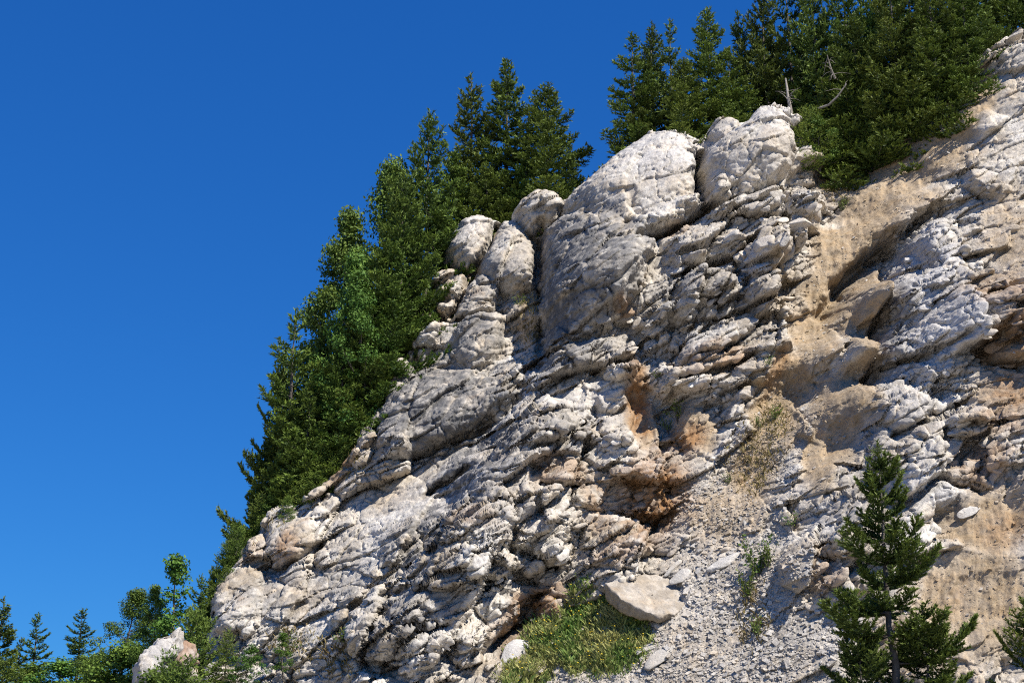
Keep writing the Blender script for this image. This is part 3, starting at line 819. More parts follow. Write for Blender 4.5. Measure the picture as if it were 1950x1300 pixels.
def surf(u, v):
    i, j = int(min(max(u, 0), 1949) / 4), int(min(max(v, 0), 1299) / 4)
    for r in range(0, 12):
        w = tab[max(0, j - r):j + r + 1, max(0, i - r):i + r + 1]
        w = w[w >= 0]
        if len(w):
            return CV[w[np.argmin((pu[w] - u) ** 2 + (pv[w] - v) ** 2)]], w[0]
    return None, None


# ------------------------------------------------------------------ bosses and blocks of the cliff (parts)
def world2p(P):
    d = P - ORG
    return d @ E1, d @ E2


# angular block shapes, shared between many pieces
def block_mesh(seed, sub=3, flat=0.6, round_=0.35):
    r = np.random.RandomState(seed)
    V, F = ICO[sub]
    V = V.copy()
    # cut by random planes for facets
    for _ in range(11):
        n = r.normal(size=3); n /= np.linalg.norm(n)
        d = 0.50 + 0.32 * r.rand()
        k = V @ n - d
        V = V - np.where(k > 0, k * (1 - 0.08 * round_), 0)[:, None] * n
    V[:, 2] *= flat; V[:, 1] *= 0.8
    V = V + 0.05 * V * fbm3(V + seed, 0.35, 4, seed, 0.6)[:, None]
    lam = V[:, 2] * 9 + 1.2 * fbm3(V, 0.8, 2, seed + 4)
    f = lam - np.floor(lam)
    V[:, :2] *= (1 + 0.045 * ((1 - f) - 0.5))[:, None]
    me = np_mesh("rock_block_shape", V, F)
    me.materials.append(MAT_BLOCK)
    return me


rng = np.random.RandomState(7)
BLOCK_MESHES = [block_mesh(300 + i, 4 if i < 4 else 3, 0.4 + 0.08 * (i % 5)) for i in range(12)]


def place_rock(name, me, P, size, rot, col, parent=None, scl=(1, 1, 1)):
    o = bpy.data.objects.new(name, me)
    C.objects.link(o)
    o.location = P.tolist(); o.rotation_euler = rot
    o.scale = (size * scl[0], size * scl[1], size * scl[2])
    o.color = (float(col[0]), float(col[1]), float(col[2]), 1)
    if parent: o.parent = parent
    return o


# frame with x along the strata, y across, z out of the face
from mathutils import Matrix
SX = E1 * CS + E2 * SN; SY = -E1 * SN + E2 * CS
FACE = Matrix((SX.tolist(), SY.tolist(), NRM.tolist())).transposed()


def face_rot(dx, dy, dz):
    e = Matrix.Rotation(dz, 3, 'Z') @ Matrix.Rotation(dx, 3, 'X') @ Matrix.Rotation(dy, 3, 'Y')
    return (FACE @ e).to_euler()


# regions of broken rock: u, v, ru, rv, rotation, count, min px, max px, sink
BREAK = [(1450, 430, 100, 70, 20, 20, 18, 46, .2), (1350, 520, 90, 60, 20, 18, 16, 42, .25), (1420, 600, 90, 60, 20, 14, 14, 40, .3), (1535, 380, 25, 40, 0, 7, 16, 30, .1),
         (1240, 900, 90, 70, 20, 26, 12, 34, .2), (1130, 860, 60, 80, 20, 16, 12, 34, .3), (1130, 1010, 90, 60, 20, 20, 12, 36, .3), (1350, 700, 80, 50, 10, 14, 12, 36, .3),
         (1840, 830, 110, 80, 10, 36, 12, 40, .3), (1900, 560, 60, 90, 0, 18, 12, 44, .35), (1780, 560, 70, 150, 0, 26, 10, 26, .35), (1900, 720, 50, 40, 0, 10, 10, 30, .2),
         (990, 1130, 110, 60, 20, 20, 14, 40, .35), (1560, 1080, 70, 80, 0, 18, 12, 34, .3), (1300, 1050, 130, 40, 10, 20, 8, 24, .1), (1190, 640, 60, 50, 0, 8, 12, 30, .35),
         (1450, 950, 60, 60, 0, 14, 8, 20, .1), (1920, 1040, 40, 40, 0, 6, 8, 20, .2), (1350, 830, 60, 40, 10, 12, 10, 30, .2), (1870, 410, 70, 60, 0, 12, 10, 28, .3)]
for (u0, v0, ru, rv, rot, cnt, s0, s1, sink) in BREAK:
    for _ in range(cnt):
        while True:
            x, y = rng.uniform(-1, 1, 2)
            if x * x + y * y < 1: break
        r = math.radians(rot)
        u = u0 + x * ru * math.cos(r) + y * rv * math.sin(r); v = v0 - x * ru * math.sin(r) + y * rv * math.cos(r)
        P, k = surf(u, v)
        if P is None: continue
        t = (P - CAM) @ FWD
        size = (s0 + (s1 - s0) * rng.rand() ** 2) * 0.5 * t / FPX
        col = CCOL[k] * rng.uniform(0.95, 1.2) + np.array([.02, .02, .02])
        place_rock("rock_block", BLOCK_MESHES[rng.randint(12)], P - NRM * size * sink, size,
                   face_rot(rng.normal(0, .3), rng.normal(0, .25), rng.normal(0, .35) + (math.pi if rng.rand() < .5 else 0)), col, cliff, (1.25, 0.95, 1))

# loose stones that lie on the scree, each its own thing
def loose(u, v, px, seed, label, col, rot=(0, 0, 0), scl=(1.2, 1, .8), name="loose_rock", outline=None, group=None, cat="rock"):
    P, k = surf(u, v)
    t = (P - CAM) @ FWD
    size = px * 0.5 * t / FPX
    me = block_mesh(seed, 4, 0.5)
    o = place_rock(name, me, P + NRM * size * 0.12, size, face_rot(*rot), col, None, scl)
    tag(o, label, cat, group)
    return o


def slab_rock():
    """the great fallen slab: a tilted flat-topped plate with a thick broken edge"""
    top = np.array([(1152, 1108), (1205, 1096), (1262, 1090), (1298, 1108), (1312, 1146), (1286, 1168), (1258, 1172), (1222, 1160), (1182, 1140)], float)
    Pc, k = surf(1240, 1150)
    t0 = (Pc - CAM) @ FWD - 0.35
    n = np.array([0.16, -0.62, 0.77]); n /= np.linalg.norm(n)
    cx = top.mean(0); cen = CAM + ray(cx[0], cx[1]) * t0
    d = ray(top[:, 0], top[:, 1]); T = CAM + d * (((cen - CAM) @ n) / (d @ n))[:, None] - cen
    ex = np.array([1, 0, 0.0]); ex -= n * (ex @ n); ex /= np.linalg.norm(ex); ey = np.cross(n, ex)
    X, Y = T @ ex, T @ ey
    m = 160
    tt = np.linspace(0, len(X), m, endpoint=False); X = np.interp(tt, np.arange(len(X) + 1), np.append(X, X[0])); Y = np.interp(tt, np.arange(len(Y) + 1), np.append(Y, Y[0]))
    if np.sum(X * np.roll(Y, -1) - np.roll(X, -1) * Y) < 0: X, Y = X[::-1], Y[::-1]
    rag = 1 + 0.035 * perlin2(X * 2.3 + 5, Y * 2.3, 880) + 0.02 * perlin2(X * 7 + 5, Y * 7, 881)
    X, Y = X * rag, Y * rag
    V = []
    rings = [(f, 0.0) for f in np.linspace(0.02, 0.985, 26)] + [(1.0, -0.03), (1.005, -0.1), (0.995, -0.2), (0.985, -0.32), (0.96, -0.44), (0.93, -0.55), (0.5, -0.6), (0.02, -0.6)]
    for f, z in rings:
        th = 0.55 + 0.55 * (X < 0) * np.minimum(-X / 1.3, 1)
        V.append(np.stack([X * f, Y * f, z * th], -1))
    V = np.concatenate(V)
    I = np.arange(len(rings) * m).reshape(len(rings), m)
    F = np.stack([I[:-1], I[1:], np.roll(I[1:], -1, 1), np.roll(I[:-1], -1, 1)], -1).reshape(-1, 4)
    P = V[:, :1] * ex + V[:, 1:2] * ey + V[:, 2:] * n
    nr = V / (np.abs(V).max(0) + 1e-6); nr = nr[:, :1] * ex + nr[:, 1:2] * ey + (V[:, 2:] > -.02) * n * 1.0
    nr = nr / (np.linalg.norm(nr, axis=1)[:, None] + 1e-9)
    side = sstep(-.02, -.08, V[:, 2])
    P = P + n * (0.12 * fbm3(P, 0.8, 4, 801, .6) + 0.05 * fbm3(P, .25, 3, 805, .65))[:, None] + nr * (side * (0.12 * fbm3(P, .4, 4, 806, .6)))[:, None]
    col = np.empty((len(P), 3)); col[:] = (0.42, 0.36, 0.285)
    k = sstep(-.2, .4, fbm3(P, 0.5, 4, 811, .6)); col += (np.array((0.56, 0.50, 0.42)) - col) * k[:, None]
    k = sstep(.1, .5, fbm3(P, 0.7, 4, 815, .6)); col += (np.array((0.38, 0.28, 0.18)) - col) * (0.7 * k)[:, None]
    col += (np.array((0.36, 0.29, 0.21)) - col) * (0.6 * side)[:, None]  # sides toned darker tan, their shade put into the colour
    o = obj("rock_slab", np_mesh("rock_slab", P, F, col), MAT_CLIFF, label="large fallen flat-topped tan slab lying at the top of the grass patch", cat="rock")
    o.location = cen.tolist()
    return o


slab_rock()
loose(985, 1243, 74, 501, "bright white boulder half sunk in grass at the patch's lower left edge", (.68, .65, .61), (0.2, 0.1, 0.5), (1.3, .8, .8), "white_boulder")
loose(1262, 1248, 62, 502, "long pale rock on the gravel below the fallen slab", (.56, .52, .46), (0, .1, .35), (1.4, .7, .6))
loose(1238, 1228, 44, 503, "small flat pale rock touching the long rock below the slab", (.54, .50, .44), (0, .2, .3), (1.4, .6, .5))
loose(1292, 1098, 40, 504, "pale rock resting behind the upper right corner of the slab", (.60, .56, .50), (.2, 0, .2), (1.2, .9, .6))
loose(1380, 1068, 60, 505, "wide flat white rock on the scree above the fallen slab", (.66, .62, .56), (.1, .1, .15), (1.5, .6, .5))
loose(1283, 1080, 34, 506, "narrow pale rock leaning at the slab's top edge", (.58, .54, .48), (.3, 0, .4), (1.5, .6, .6))
loose(1330, 1085, 26, 507, "small pale stone between the slab and the flat white rock", (.60, .56, .5), (.1, .2, .8), (1.2, .8, .6))
loose(1845, 972, 40, 508, "white stone under the broken ledges beside the bright smooth rock face", (.68, .64, .58), (.1, .1, .1), (1.4, .7, .6))

# ------------------------------------------------------------------ gravel on the loose slopes
GRASS_AT = [(1120, 1190, 80, 48, 10, 1), (1060, 1225, 75, 48, 10, 1), (1180, 1210, 62, 45, -20, .9), (1130, 1250, 85, 40, 0, .8), (1000, 1285, 60, 22, 0, .8), (1110, 1130, 24, 20, 0, .7)]
GRASSY = Zone(GRASS_AT)


def gravel():
    u, v, t = pu, pv, pt
    vis = (u > 900) & (u < 1990) & (v > 250) & (v < 1340) & (dist < 0)
    wgt = np.where(vis, np.clip(scree * 1.0 + soil * 0.22, 0, 1), 0)
    wgt = wgt * (1 + 1.2 * fbm2(a * 0.9, b * 0.9, 3, 901))
    gz = GRASSY(a.astype(np.float32), b.astype(np.float32), .4); wgt = wgt * (1 - 0.93 * np.clip(gz * 1.5, 0, 1))
    wgt = np.where((u > 1760) & (v > 900), wgt * 0.45, wgt)
    wgt = np.clip(wgt, 0, None); wgt /= wgt.sum()
    r = np.random.RandomState(11)
    n = 26000
    k = r.choice(len(CV), n, p=wgt)
    bm_v = np.array([(x, y, z) for x in (-1, 1) for y in (-1, 1) for z in (-1, 1)], float) * .62
    fs = np.array([(0, 1, 3), (0, 3, 2), (4, 6, 7), (4, 7, 5), (0, 4, 5), (0, 5, 1), (2, 3, 7), (2, 7, 6), (0, 2, 6), (0, 6, 4), (1, 5, 7), (1, 7, 3)])
    size = 0.013 + 0.034 * r.rand(n) ** 2.5 + 0.10 * r.rand(n) ** 16
    size = size * (1 - 0.4 * soil[k])
    sc = np.stack([r.uniform(.9, 1.7, n), r.uniform(.6, 1.1, n), r.uniform(.35, .7, n)], -1) * size[:, None]
    X = bm_v[None] * (1 + 0.7 * (r.rand(n, 8, 3) - .5)) * sc[:, None, :]
    th = r.uniform(0, 2 * math.pi, n); c_, s_ = np.cos(th)[:, None], np.sin(th)[:, None]
    X = np.stack([X[..., 0] * c_ - X[..., 1] * s_, X[..., 0] * s_ + X[..., 1] * c_, X[..., 2] + X[..., 0] * r.normal(0, .3, (n, 1))], -1)
    W = X[..., :1] * E1 + X[..., 1:2] * E2 + X[..., 2:] * NRM + CV[k][:, None, :] + (NRM * 0.3 * size[:, None])[:, None, :]
    Fa = (fs[None] + (np.arange(n) * 8)[:, None, None]).reshape(-1, 3)
    col = CCOL[k] * r.uniform(.85, 1.25, (n, 1)); col = col + (np.array((.60, .56, .50)) - col) * (r.rand(n, 1) < .5 - .3 * soil[k][:, None]) * r.uniform(.4, 1, (n, 1))
    obj("gravel", np_mesh("gravel", W.reshape(-1, 3), Fa, np.repeat(col, 8, 0), smooth=False), MAT_CLIFF, kind="stuff", label="pale gravel and small stones strewn over the scree gully and tan slopes", cat="gravel")


gravel()

# ------------------------------------------------------------------ hillside behind the ridge and the ground
RID3 = []
for (u, v) in RIDGE:
    p = uv2ps(np.float64(u), np.float64(v)); RID3.append(ORG + p[0] * E1 + p[1] * E2 + float(hctrl(p[0], p[1])) * KOUT * OUT)
RID3 = np.array(RID3)
rs = np.argsort(RID3[:, 0]); RX, RY, RZ = RID3[rs, 0], RID3[rs, 1], RID3[rs, 2]
gx = np.linspace(RX[0], RX[-1], 120)
GZ = np.interp(gx, RX, RZ); GY = np.interp(gx, RX, RY)
k7 = np.ones(9) / 9
GZs = np.convolve(np.pad(GZ, 4, 'edge'), k7, 'valid'); GYs = np.convolve(np.pad(GY, 4, 'edge'), k7, 'valid')


def hill_z(x, y):
    x = np.asarray(x, float); y = np.asarray(y, float)
    zr = np.interp(x, gx, GZs); yr = np.interp(x, gx, GYs)
    zr = np.where(x < gx[0], np.maximum(GZs[0] + (x - gx[0]) * 0.12, 0.5), zr); zr = np.where(x > gx[-1], GZs[-1] + (x - gx[-1]) * 0.5, zr)
    return zr - 2.2 + np.clip(y - yr, -30, 60) * 0.06


def hillside():
    xs = np.linspace(-140, 75, 216); t = np.concatenate([np.linspace(0, 20, 21), np.linspace(22, 160, 50)])
    X, T = np.meshgrid(xs, t)
    yr = np.interp(X, gx, GYs)
    Y = yr + 1.6 + T
    Z = hill_z(X, Y) + 0.35 * fbm2(X * 0.3, Y * 0.3, 4, 950)
    V = np.stack([X, Y, Z], -1).reshape(-1, 3)
    I = np.arange(V.shape[0]).reshape(X.shape)
    F = np.stack([I[:-1, :-1], I[:-1, 1:], I[1:, 1:], I[1:, :-1]], -1).reshape(-1, 4)
    obj("hillside", np_mesh("hillside", V, F), MAT_FLOOR, kind="structure", label="dark forest floor of the hill behind the cliff edge")
    xs = np.concatenate([np.linspace(-6000, -200, 8), np.linspace(-180, 180, 91), np.linspace(200, 6000, 8)])
    ys = np.concatenate([np.linspace(-6000, -120, 8), np.linspace(-100, 220, 81), np.linspace(260, 6000, 8)])
    X, Y = np.meshgrid(xs, ys)
    near = np.exp(-(X ** 2 + (Y - 20) ** 2) / 120 ** 2)
    Z = 0.35 * fbm2(X * 0.12, Y * 0.12, 4, 960) * near
    V = np.stack([X, Y, Z], -1).reshape(-1, 3)
    I = np.arange(V.shape[0]).reshape(X.shape)
    F = np.stack([I[:-1, :-1], I[:-1, 1:], I[1:, 1:], I[1:, :-1]], -1).reshape(-1, 4)
    obj("ground", np_mesh("ground", V, F), MAT_GROUND, kind="structure", label="gravelly ground in front of the cliff foot")


hillside()

# ------------------------------------------------------------------ trees
def tube(path, radii, seg=7):
    path = np.asarray(path, float); n = len(path)
    V = []; F = []
    for i in range(n):
        d = path[min(i + 1, n - 1)] - path[max(i - 1, 0)]; d = d / (np.linalg.norm(d) + 1e-9)
        s = np.cross(d, [0.31, 0.95, 0.05]); s /= np.linalg.norm(s) + 1e-9; t = np.cross(d, s)
        for k in range(seg):
            q = 2 * math.pi * k / seg
            V.append(path[i] + radii[i] * (math.cos(q) * s + math.sin(q) * t))
    for i in range(n - 1):
        for k in range(seg):
            k2 = (k + 1) % seg
            F.append((i * seg + k, i * seg + k2, (i + 1) * seg + k2, (i + 1) * seg + k))
    return np.array(V), np.array(F)


class Quads:
    def __init__(self): self.V = []; self.F = []; self.n = 0
    def add(self, V, F):
        self.V.append(V); self.F.append(F + self.n); self.n += len(V)
    def mesh(self, name, smooth=True):
        return np_mesh(name, np.concatenate(self.V), np.concatenate(self.F), smooth=smooth)


def spruce(seed, H=9.0, W=1.9, spacing=0.30, per=6, nl=0.12, step=0.0185, lowest=0.05, shape=0.72, droop=0.1, gap=0.0, twig=0.10, nw=0.44, vary=0.45):
    """trunk and needle-crown meshes of one conifer, foot at the origin"""
    r = np.random.RandomState(seed)
    T = Quads()
    bend = r.normal(0, 0.012 * H, (2,)); 
    zz = np.linspace(-0.4, H, 14)
    cx = bend[0] * np.sin(zz / H * 2.5) + 0.02 * r.normal(size=14) * (zz > 0); cy = bend[1] * np.sin(zz / H * 2.1) + 0.02 * r.normal(size=14) * (zz > 0)
    T.add(*tube(np.stack([cx, cy, zz], -1), np.maximum(0.016 * H * (1 - zz / H) ** 0.9, 0.012)))
    S0 = []; S1 = []; TT = []      # needle-bearing twig segments and how near the tip they are
    z = lowest * H
    while z < H * 0.985:
        f = z / H
        n = max(3, int(round(per * (1 - 0.35 * f)) + r.randint(-1, 2)))
        a0 = r.uniform(0, 6.28)
        for k in range(n):
            if r.rand() < gap: continue
            L = W * (1 - f) ** shape * r.uniform(1 - vary, 1.12) + 0.10
            if f > 0.12 and r.rand() < 0.10: L *= r.uniform(1.1, 1.3)
            az = a0 + 2 * math.pi * k / n + r.normal(0, 0.25)
            el = math.radians(-12 + 62 * f ** 1.6) + r.normal(0, 0.10)
            zb = z + r.normal(0, 0.06)
            m = 9
            s = np.linspace(0, 1, m)
            rad = L * s * math.cos(el); hz = L * (s * math.sin(el) - droop * np.sin(math.pi * s) + 0.16 * s ** 2.5) + 0.0
            side_w = 0.06 * L * np.sin(s * 5 + r.uniform(0, 6)) * r.rand()
            ca, sa = math.cos(az), math.sin(az)
            bx = np.interp(zb, zz, cx); by = np.interp(zb, zz, cy)
            ax = np.stack([bx + ca * rad - sa * side_w, by + sa * rad + ca * side_w, zb + hz], -1)
            if L > 0.5:
                T.add(*tube(ax[::2], 0.011 * L * (1.05 - s[::2]) + 0.003, 4))
            st = int(m * 0.25)
            S0.append(ax[st:-1]); S1.append(ax[st + 1:]); TT.append(s[st + 1:])
            nt = max(2, int(L * 0.85 / twig))
            ts = np.linspace(0.14 + 0.1 * (1 - f), 0.97, nt)
            for sd in (-1, 1):
                tt = np.clip(ts + r.normal(0, 0.02, nt), 0, 1)
                p = np.stack([np.interp(tt, s, ax[:, j]) for j in range(3)], -1)
                d0 = np.stack([np.interp(np.minimum(tt + .1, 1), s, ax[:, j]) - np.interp(np.maximum(tt - .1, 0), s, ax[:, j]) for j in range(3)], -1); d0 /= np.linalg.norm(d0, axis=1)[:, None]
                sv = np.array([-sa, ca, 0]) * sd
                ang = np.radians(r.uniform(38, 68, nt))[:, None]
                dr = d0 * np.cos(ang) + sv * np.sin(ang) + np.array([0, 0, 1]) * r.normal(0.03, 0.13, (nt, 1))
                ln = (0.36 * L * np.sin(np.clip(tt * 0.9 + .12, 0, 1) * math.pi) ** 0.8 * r.uniform(.55, 1.2, nt) + 0.07)[:, None]
                mid = p + dr * ln * 0.5 + np.array([0, 0, -0.03]) * ln; end = p + dr * ln + np.array([0, 0, 0.05]) * ln
                S0 += [p, mid]; S1 += [mid, end]; TT += [0.35 + 0.3 * tt, 0.65 + 0.35 * tt]
        z += spacing * r.uniform(0.75, 1.25) * (1.15 - 0.5 * f)
    # leader
    S0.append(np.array([[cx[-1], cy[-1], H - 0.5]])); S1.append(np.array([[cx[-1], cy[-1], H + 0.12]])); TT.append(np.array([0.9]))
    S0 = np.concatenate(S0); S1 = np.concatenate(S1); TT = np.concatenate(TT)
    ln = np.linalg.norm(S1 - S0, axis=1)
    cnt = np.maximum(1, np.round(ln / step + r.rand(len(ln)) - 0.5)).astype(int)
    k = np.repeat(np.arange(len(ln)), cnt)
    n = len(k)
    t = r.rand(n)[:, None]
    P = S0[k] + (S1[k] - S0[k]) * t
    D = (S1[k] - S0[k]) / (ln[k][:, None] + 1e-9)
    rv = r.normal(size=(n, 3)); rv -= D * (rv * D).sum(1)[:, None]; rv /= np.linalg.norm(rv, axis=1)[:, None] + 1e-9
    rv[:, 2] = rv[:, 2] * 0.8 + 0.15
    nd = D * 0.75 + rv * r.uniform(.5, .95, (n, 1))
    L = nl * r.uniform(.7, 1.3, (n, 1))
    sw = np.cross(nd, r.normal(size=(n, 3))); sw /= np.linalg.norm(sw, axis=1)[:, None] + 1e-9
    w = L * nw
    A = P - sw * w * .5; Bv = P + sw * w * .5; Cv = P + nd * L
    V = np.stack([A, Bv, Cv], 1).reshape(-1, 3)
    tint = np.clip(TT[k] ** 2.2 * 0.75 + r.normal(0, 0.14, n) + 0.05, 0, 1)  # paler new growth at tips, with sunlit tips and inner shade painted in
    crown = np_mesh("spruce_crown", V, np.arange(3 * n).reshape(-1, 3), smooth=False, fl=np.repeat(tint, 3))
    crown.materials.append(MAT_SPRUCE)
    tr = T.mesh("spruce_trunk"); tr.materials.append(MAT_BARK)
    return tr, crown, H


def broadleaf(seed, H=10.0, W=3.2, nleaf=9000, leaf=0.13, clumps=70, slender=1.0, base=0.12):
    r = np.random.RandomState(seed)
    T = Quads()
    zz = np.linspace(-0.4, H * 0.93, 10); px = 0.03 * H * np.sin(zz * 0.5 + r.uniform(0, 6)); py = 0.03 * H * np.cos(zz * 0.4 + r.uniform(0, 6)); px -= px[1]; py -= py[1]
    T.add(*tube(np.stack([px, py, zz], -1), np.maximum(0.014 * H * (1 - zz / H), 0.015)))
    cen = []; rad = []
    for i in range(clumps):
        f = base + (0.98 - base) * r.rand() ** 0.8
        prof = W * (math.sin(min(f * 0.95 + 0.12, 1) * math.pi) ** 0.6) * (1.05 - 0.5 * f)
        az = r.uniform(0, 6.28); rr = prof * math.sqrt(r.uniform(.08, 1))
        zc = f * H
        c = np.array([np.interp(zc, zz, px) + rr * math.cos(az), np.interp(zc, zz, py) + rr * math.sin(az), zc])
        cen.append(c); rad.append(r.uniform(.35, .8) * (0.35 + 0.2 * W) * slender)
        z0 = max(zc - rr * r.uniform(.5, 1.0), 0.08 * H)
        st = np.array([np.interp(z0, zz, px), np.interp(z0, zz, py), z0])
        T.add(*tube([st, (st * .5 + c * .5) + np.array([0, 0, -.08 * rr]), c], [0.014 * max(rr, .5) + .008, .012 * max(rr, .4) + .005, .006], 4))
    cen = np.array(cen); rad = np.array(rad)
    k = r.choice(clumps, nleaf, p=rad ** 2 / (rad ** 2).sum())
    d = r.normal(size=(nleaf, 3)); d /= np.linalg.norm(d, axis=1)[:, None]
    P = cen[k] + d * (rad[k] * r.rand(nleaf) ** 0.45)[:, None] * np.array([1, 1, .75])
    nm = d * 0.6 + r.normal(size=(nleaf, 3)) * .6 + np.array([0, 0, .5]); nm /= np.linalg.norm(nm, axis=1)[:, None]
    e = np.cross(nm, r.normal(size=(nleaf, 3))); e /= np.linalg.norm(e, axis=1)[:, None]; g = np.cross(nm, e)
    L = leaf * r.uniform(.6, 1.3, (nleaf, 1))
    V = np.stack([P - e * L * .5, P + g * L * .32 + nm * L * .08, P + e * L * .55, P - g * L * .32 + nm * L * .08], 1).reshape(-1, 3)
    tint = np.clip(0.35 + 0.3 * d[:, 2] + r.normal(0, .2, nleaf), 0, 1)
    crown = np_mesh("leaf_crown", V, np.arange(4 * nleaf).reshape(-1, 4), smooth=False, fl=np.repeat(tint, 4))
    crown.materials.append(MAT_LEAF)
    tr = T.mesh("leaf_trunk"); tr.materials.append(MAT_BARK)
    return tr, crown, H


SPR = [spruce(1, 9, 2.2, spacing=.40, gap=.08), spruce(2, 9, 2.5, spacing=.44, gap=.1), spruce(3, 9, 1.9, spacing=.40, gap=.14), spruce(4, 9, 2.9, spacing=.42, shape=.65, gap=.08), spruce(5, 9, 1.9, spacing=.48, gap=.24, per=5)]
SMALL = [spruce(11, 3.2, 1.15, spacing=.2, per=7, nl=.07, step=.024, twig=.09, shape=.7), spruce(12, 3.2, 1.4, spacing=.2, per=7, nl=.07, step=.024, twig=.09, shape=.6)]
for n_ in SMALL:
    n_[1].materials.clear(); n_[1].materials.append(MAT_YOUNG)
BRD = [broadleaf(21, 10, 3.0, 19000, .125, 100), broadleaf(22, 10, 2.6, 18000, .125, 90), broadleaf(23, 5, .75, 3000, .11, 52, 1.0, .12), broadleaf(24, 3.0, 1.5, 4200, .09, 46, .75, .02)]


def tree(name, lib, top, t, wide=1.0, label="", group=None, cat="tree", rot=None, foot=None, lean=(0, 0)):
    """stand a tree on the hill so that its tip is seen at 'top'; t is its depth"""
    P = CAM + ray(*top) * t
    zf = float(hill_z(P[0], P[1])) if foot is None else foot
    tr, cr, H = lib
    s = (P[2] - zf) / H
    e = bpy.data.objects.new(name, None); C.objects.link(e)
    e.location = (P[0], P[1], zf)
    e.rotation_euler = (lean[0], lean[1], rng.uniform(0, 6.28) if rot is None else rot)
    ws = min(s, 1.05) * wide if H > 4 else s * wide
    e.scale = (ws, ws, s)
    tag(e, label, cat, group)
    for nm, me in (("trunk", tr), ("crown", cr)):
        o = bpy.data.objects.new(nm, me); C.objects.link(o); o.parent = e
    return e, s * H


def ridge_depth(u):
    return float(np.interp(u, [r[0] for r in RIDGE], [project(p)[2] for p in RID3]))


TREES = [
    # (kind, lib index, tip u, tip v, metres behind the ridge, width, label, group)
    ('S', 1, 815, 213, 5, 1.2, "spruce standing left of the three tallest skyline spruces beside the leafy trees", None),
    ('S', 2, 895, 149, 6, 1.35, "slim skyline spruce with bare trunk showing, first of the three tall ones", None),
    ('S', 0, 958, 118, 7, 1.35, "tallest skyline spruce behind the rounded rock heads", None),
    ('S', 3, 1038, 168, 5, 1.2, "broad skyline spruce closest to the big smooth slab of rock", None),
    ('S', 0, 868, 290, 3, 1.2, "shorter spruce in front of the slim skyline spruce", None),
    ('S', 3, 925, 318, 2.5, 1.2, "bushy low spruce right behind the round rock heads", None),
    ('S', 1, 1000, 300, 3, 1.2, "low spruce between the tallest and the broad skyline spruces", None),
    ('S', 3, 770, 330, 3, 1.1, "dense spruce below the left skyline spruce, above the rock edge", None),
    ('S', 0, 1085, 275, 4, 1.0, "low spruce at the foot of the broad skyline spruce beside the smooth slab", None),
    ('B', 0, 725, 298, 9, 1.15, "leafy broadleaf tree with the highest crown left of the spruces", None),
    ('B', 1, 668, 375, 9, 1.25, "leafy broadleaf tree forming the outer left bulge of the wood", None),
    ('B', 0, 665, 480, 6, .9, "lower broadleaf tree under the bulging leafy crowns", None),
    ('B', 1, 700, 520, 4, .9, "broadleaf tree close above the grey rock edge", None),
    ('S', 3, 745, 470, 2.5, 1.1, "dark spruce pressed against the rock edge below the leafy crowns", None),
    ('S', 1, 700, 600, 2.5, 1.1, "dark spruce above the narrow rock edge, upper of the two there", None),
    ('S', 0, 660, 640, 3, 1.1, "dark spruce above the narrow rock edge, lower of the two there", None),
    ('S', 4, 565, 594, 5, 1.35, "ragged spruce whose pointed tip stands alone against the sky", None),
    ('S', 0, 612, 630, 6, 1.1, "dark spruce just right of the ragged pointed spruce", None),
    ('S', 3, 540, 700, 5, .85, "broad dark spruce left of and below the ragged pointed spruce", None),
    ('S', 1, 590, 720, 3, 1.1, "dense spruce filling in below the ragged pointed spruce", None),
    ('S', 3, 555, 790, 3, .9, "low wide spruce above the pale rock edge under the ragged spruce", None),
    ('S', 1, 520, 830, 5, .8, "outermost low spruce on the edge under the ragged spruce", None),
    ('S', 4, 478, 960, 4, .95, "short spruce with a stray side branch on the descending edge", None),
    ('S', 3, 452, 1005, 3, .75, "small dark spruce lower down the descending edge", None),
    ('B', 0, 250, 1118, 14, 1.25, "leafy tree behind the small white outcrop", None),
    ('B', 1, 297, 1112, 10, .95, "narrow leafy tree just above the small white outcrop", None),
    ('B', 2, 345, 1046, 7, 1.3, "slender pale sapling poking above the leafy trees", None),
    ('S', 1, 385, 1095, 4, .9, "bushy spruce between the small outcrop and the main cliff", None),
    ('S', 3, 412, 1080, 3, .8, "low dark spruce touching the lowest pillar of the cliff", None),
    ('S', 2, 8, 1140, 42, 1.15, "dark far spruce at the very left edge of the photo", None),
    ('S', 4, 72, 1168, 44, 1.2, "thin sparse far spruce, second from the left edge", None),
    ('S', 4, 158, 1160, 36, 1.5, "ragged far spruce, third from the left edge", None),
    ('S', 4, 42, 1215, 46, 1.2, "faint small far spruce between the two leftmost ones", None),
    # right-hand wood above the outcrop
    ('S', 4, 1204, 66, 4, 1.25, "leftmost spruce of the upper wood with a long low side branch", None),
    ('S', 2, 1246, 48, 6, 1.1, "second spruce from the left in the upper wood", None),
    ('S', 4, 1276, 42, 9, 1.1, "thin spruce top third from the left in the upper wood", None),
    ('S', 0, 1352, 18, 6, 1.15, "pointed spruce rising above the big smooth slab", None),
    ('S', 2, 1402, 26, 9, 1.0, "spruce behind the crowned block, right of the pointed one", None),
    ('S', 1, 1445, -40, 8, 1.1, "tall spruce cut by the photo's top edge above the crowned block", None),
    ('S', 3, 1300, 118, 3, 1.2, "bushy bright spruce directly behind the big smooth slab", None),
    ('S', 3, 1225, 165, 2.5, 1.05, "low bushy spruce at the left shoulder of the smooth slab", None),
    ('S', 1, 1385, 100, 3.5, 1.2, "bushy spruce directly behind the crowned block's left knob", None),
    ('S', 4, 1492, -60, 10, 1.3, "gappy tall spruce with sky showing through by the white trunk", None),
]
ORD = ["first", "second", "third", "fourth", "fifth", "sixth", "seventh", "eighth", "ninth", "tenth", "eleventh", "twelfth"]
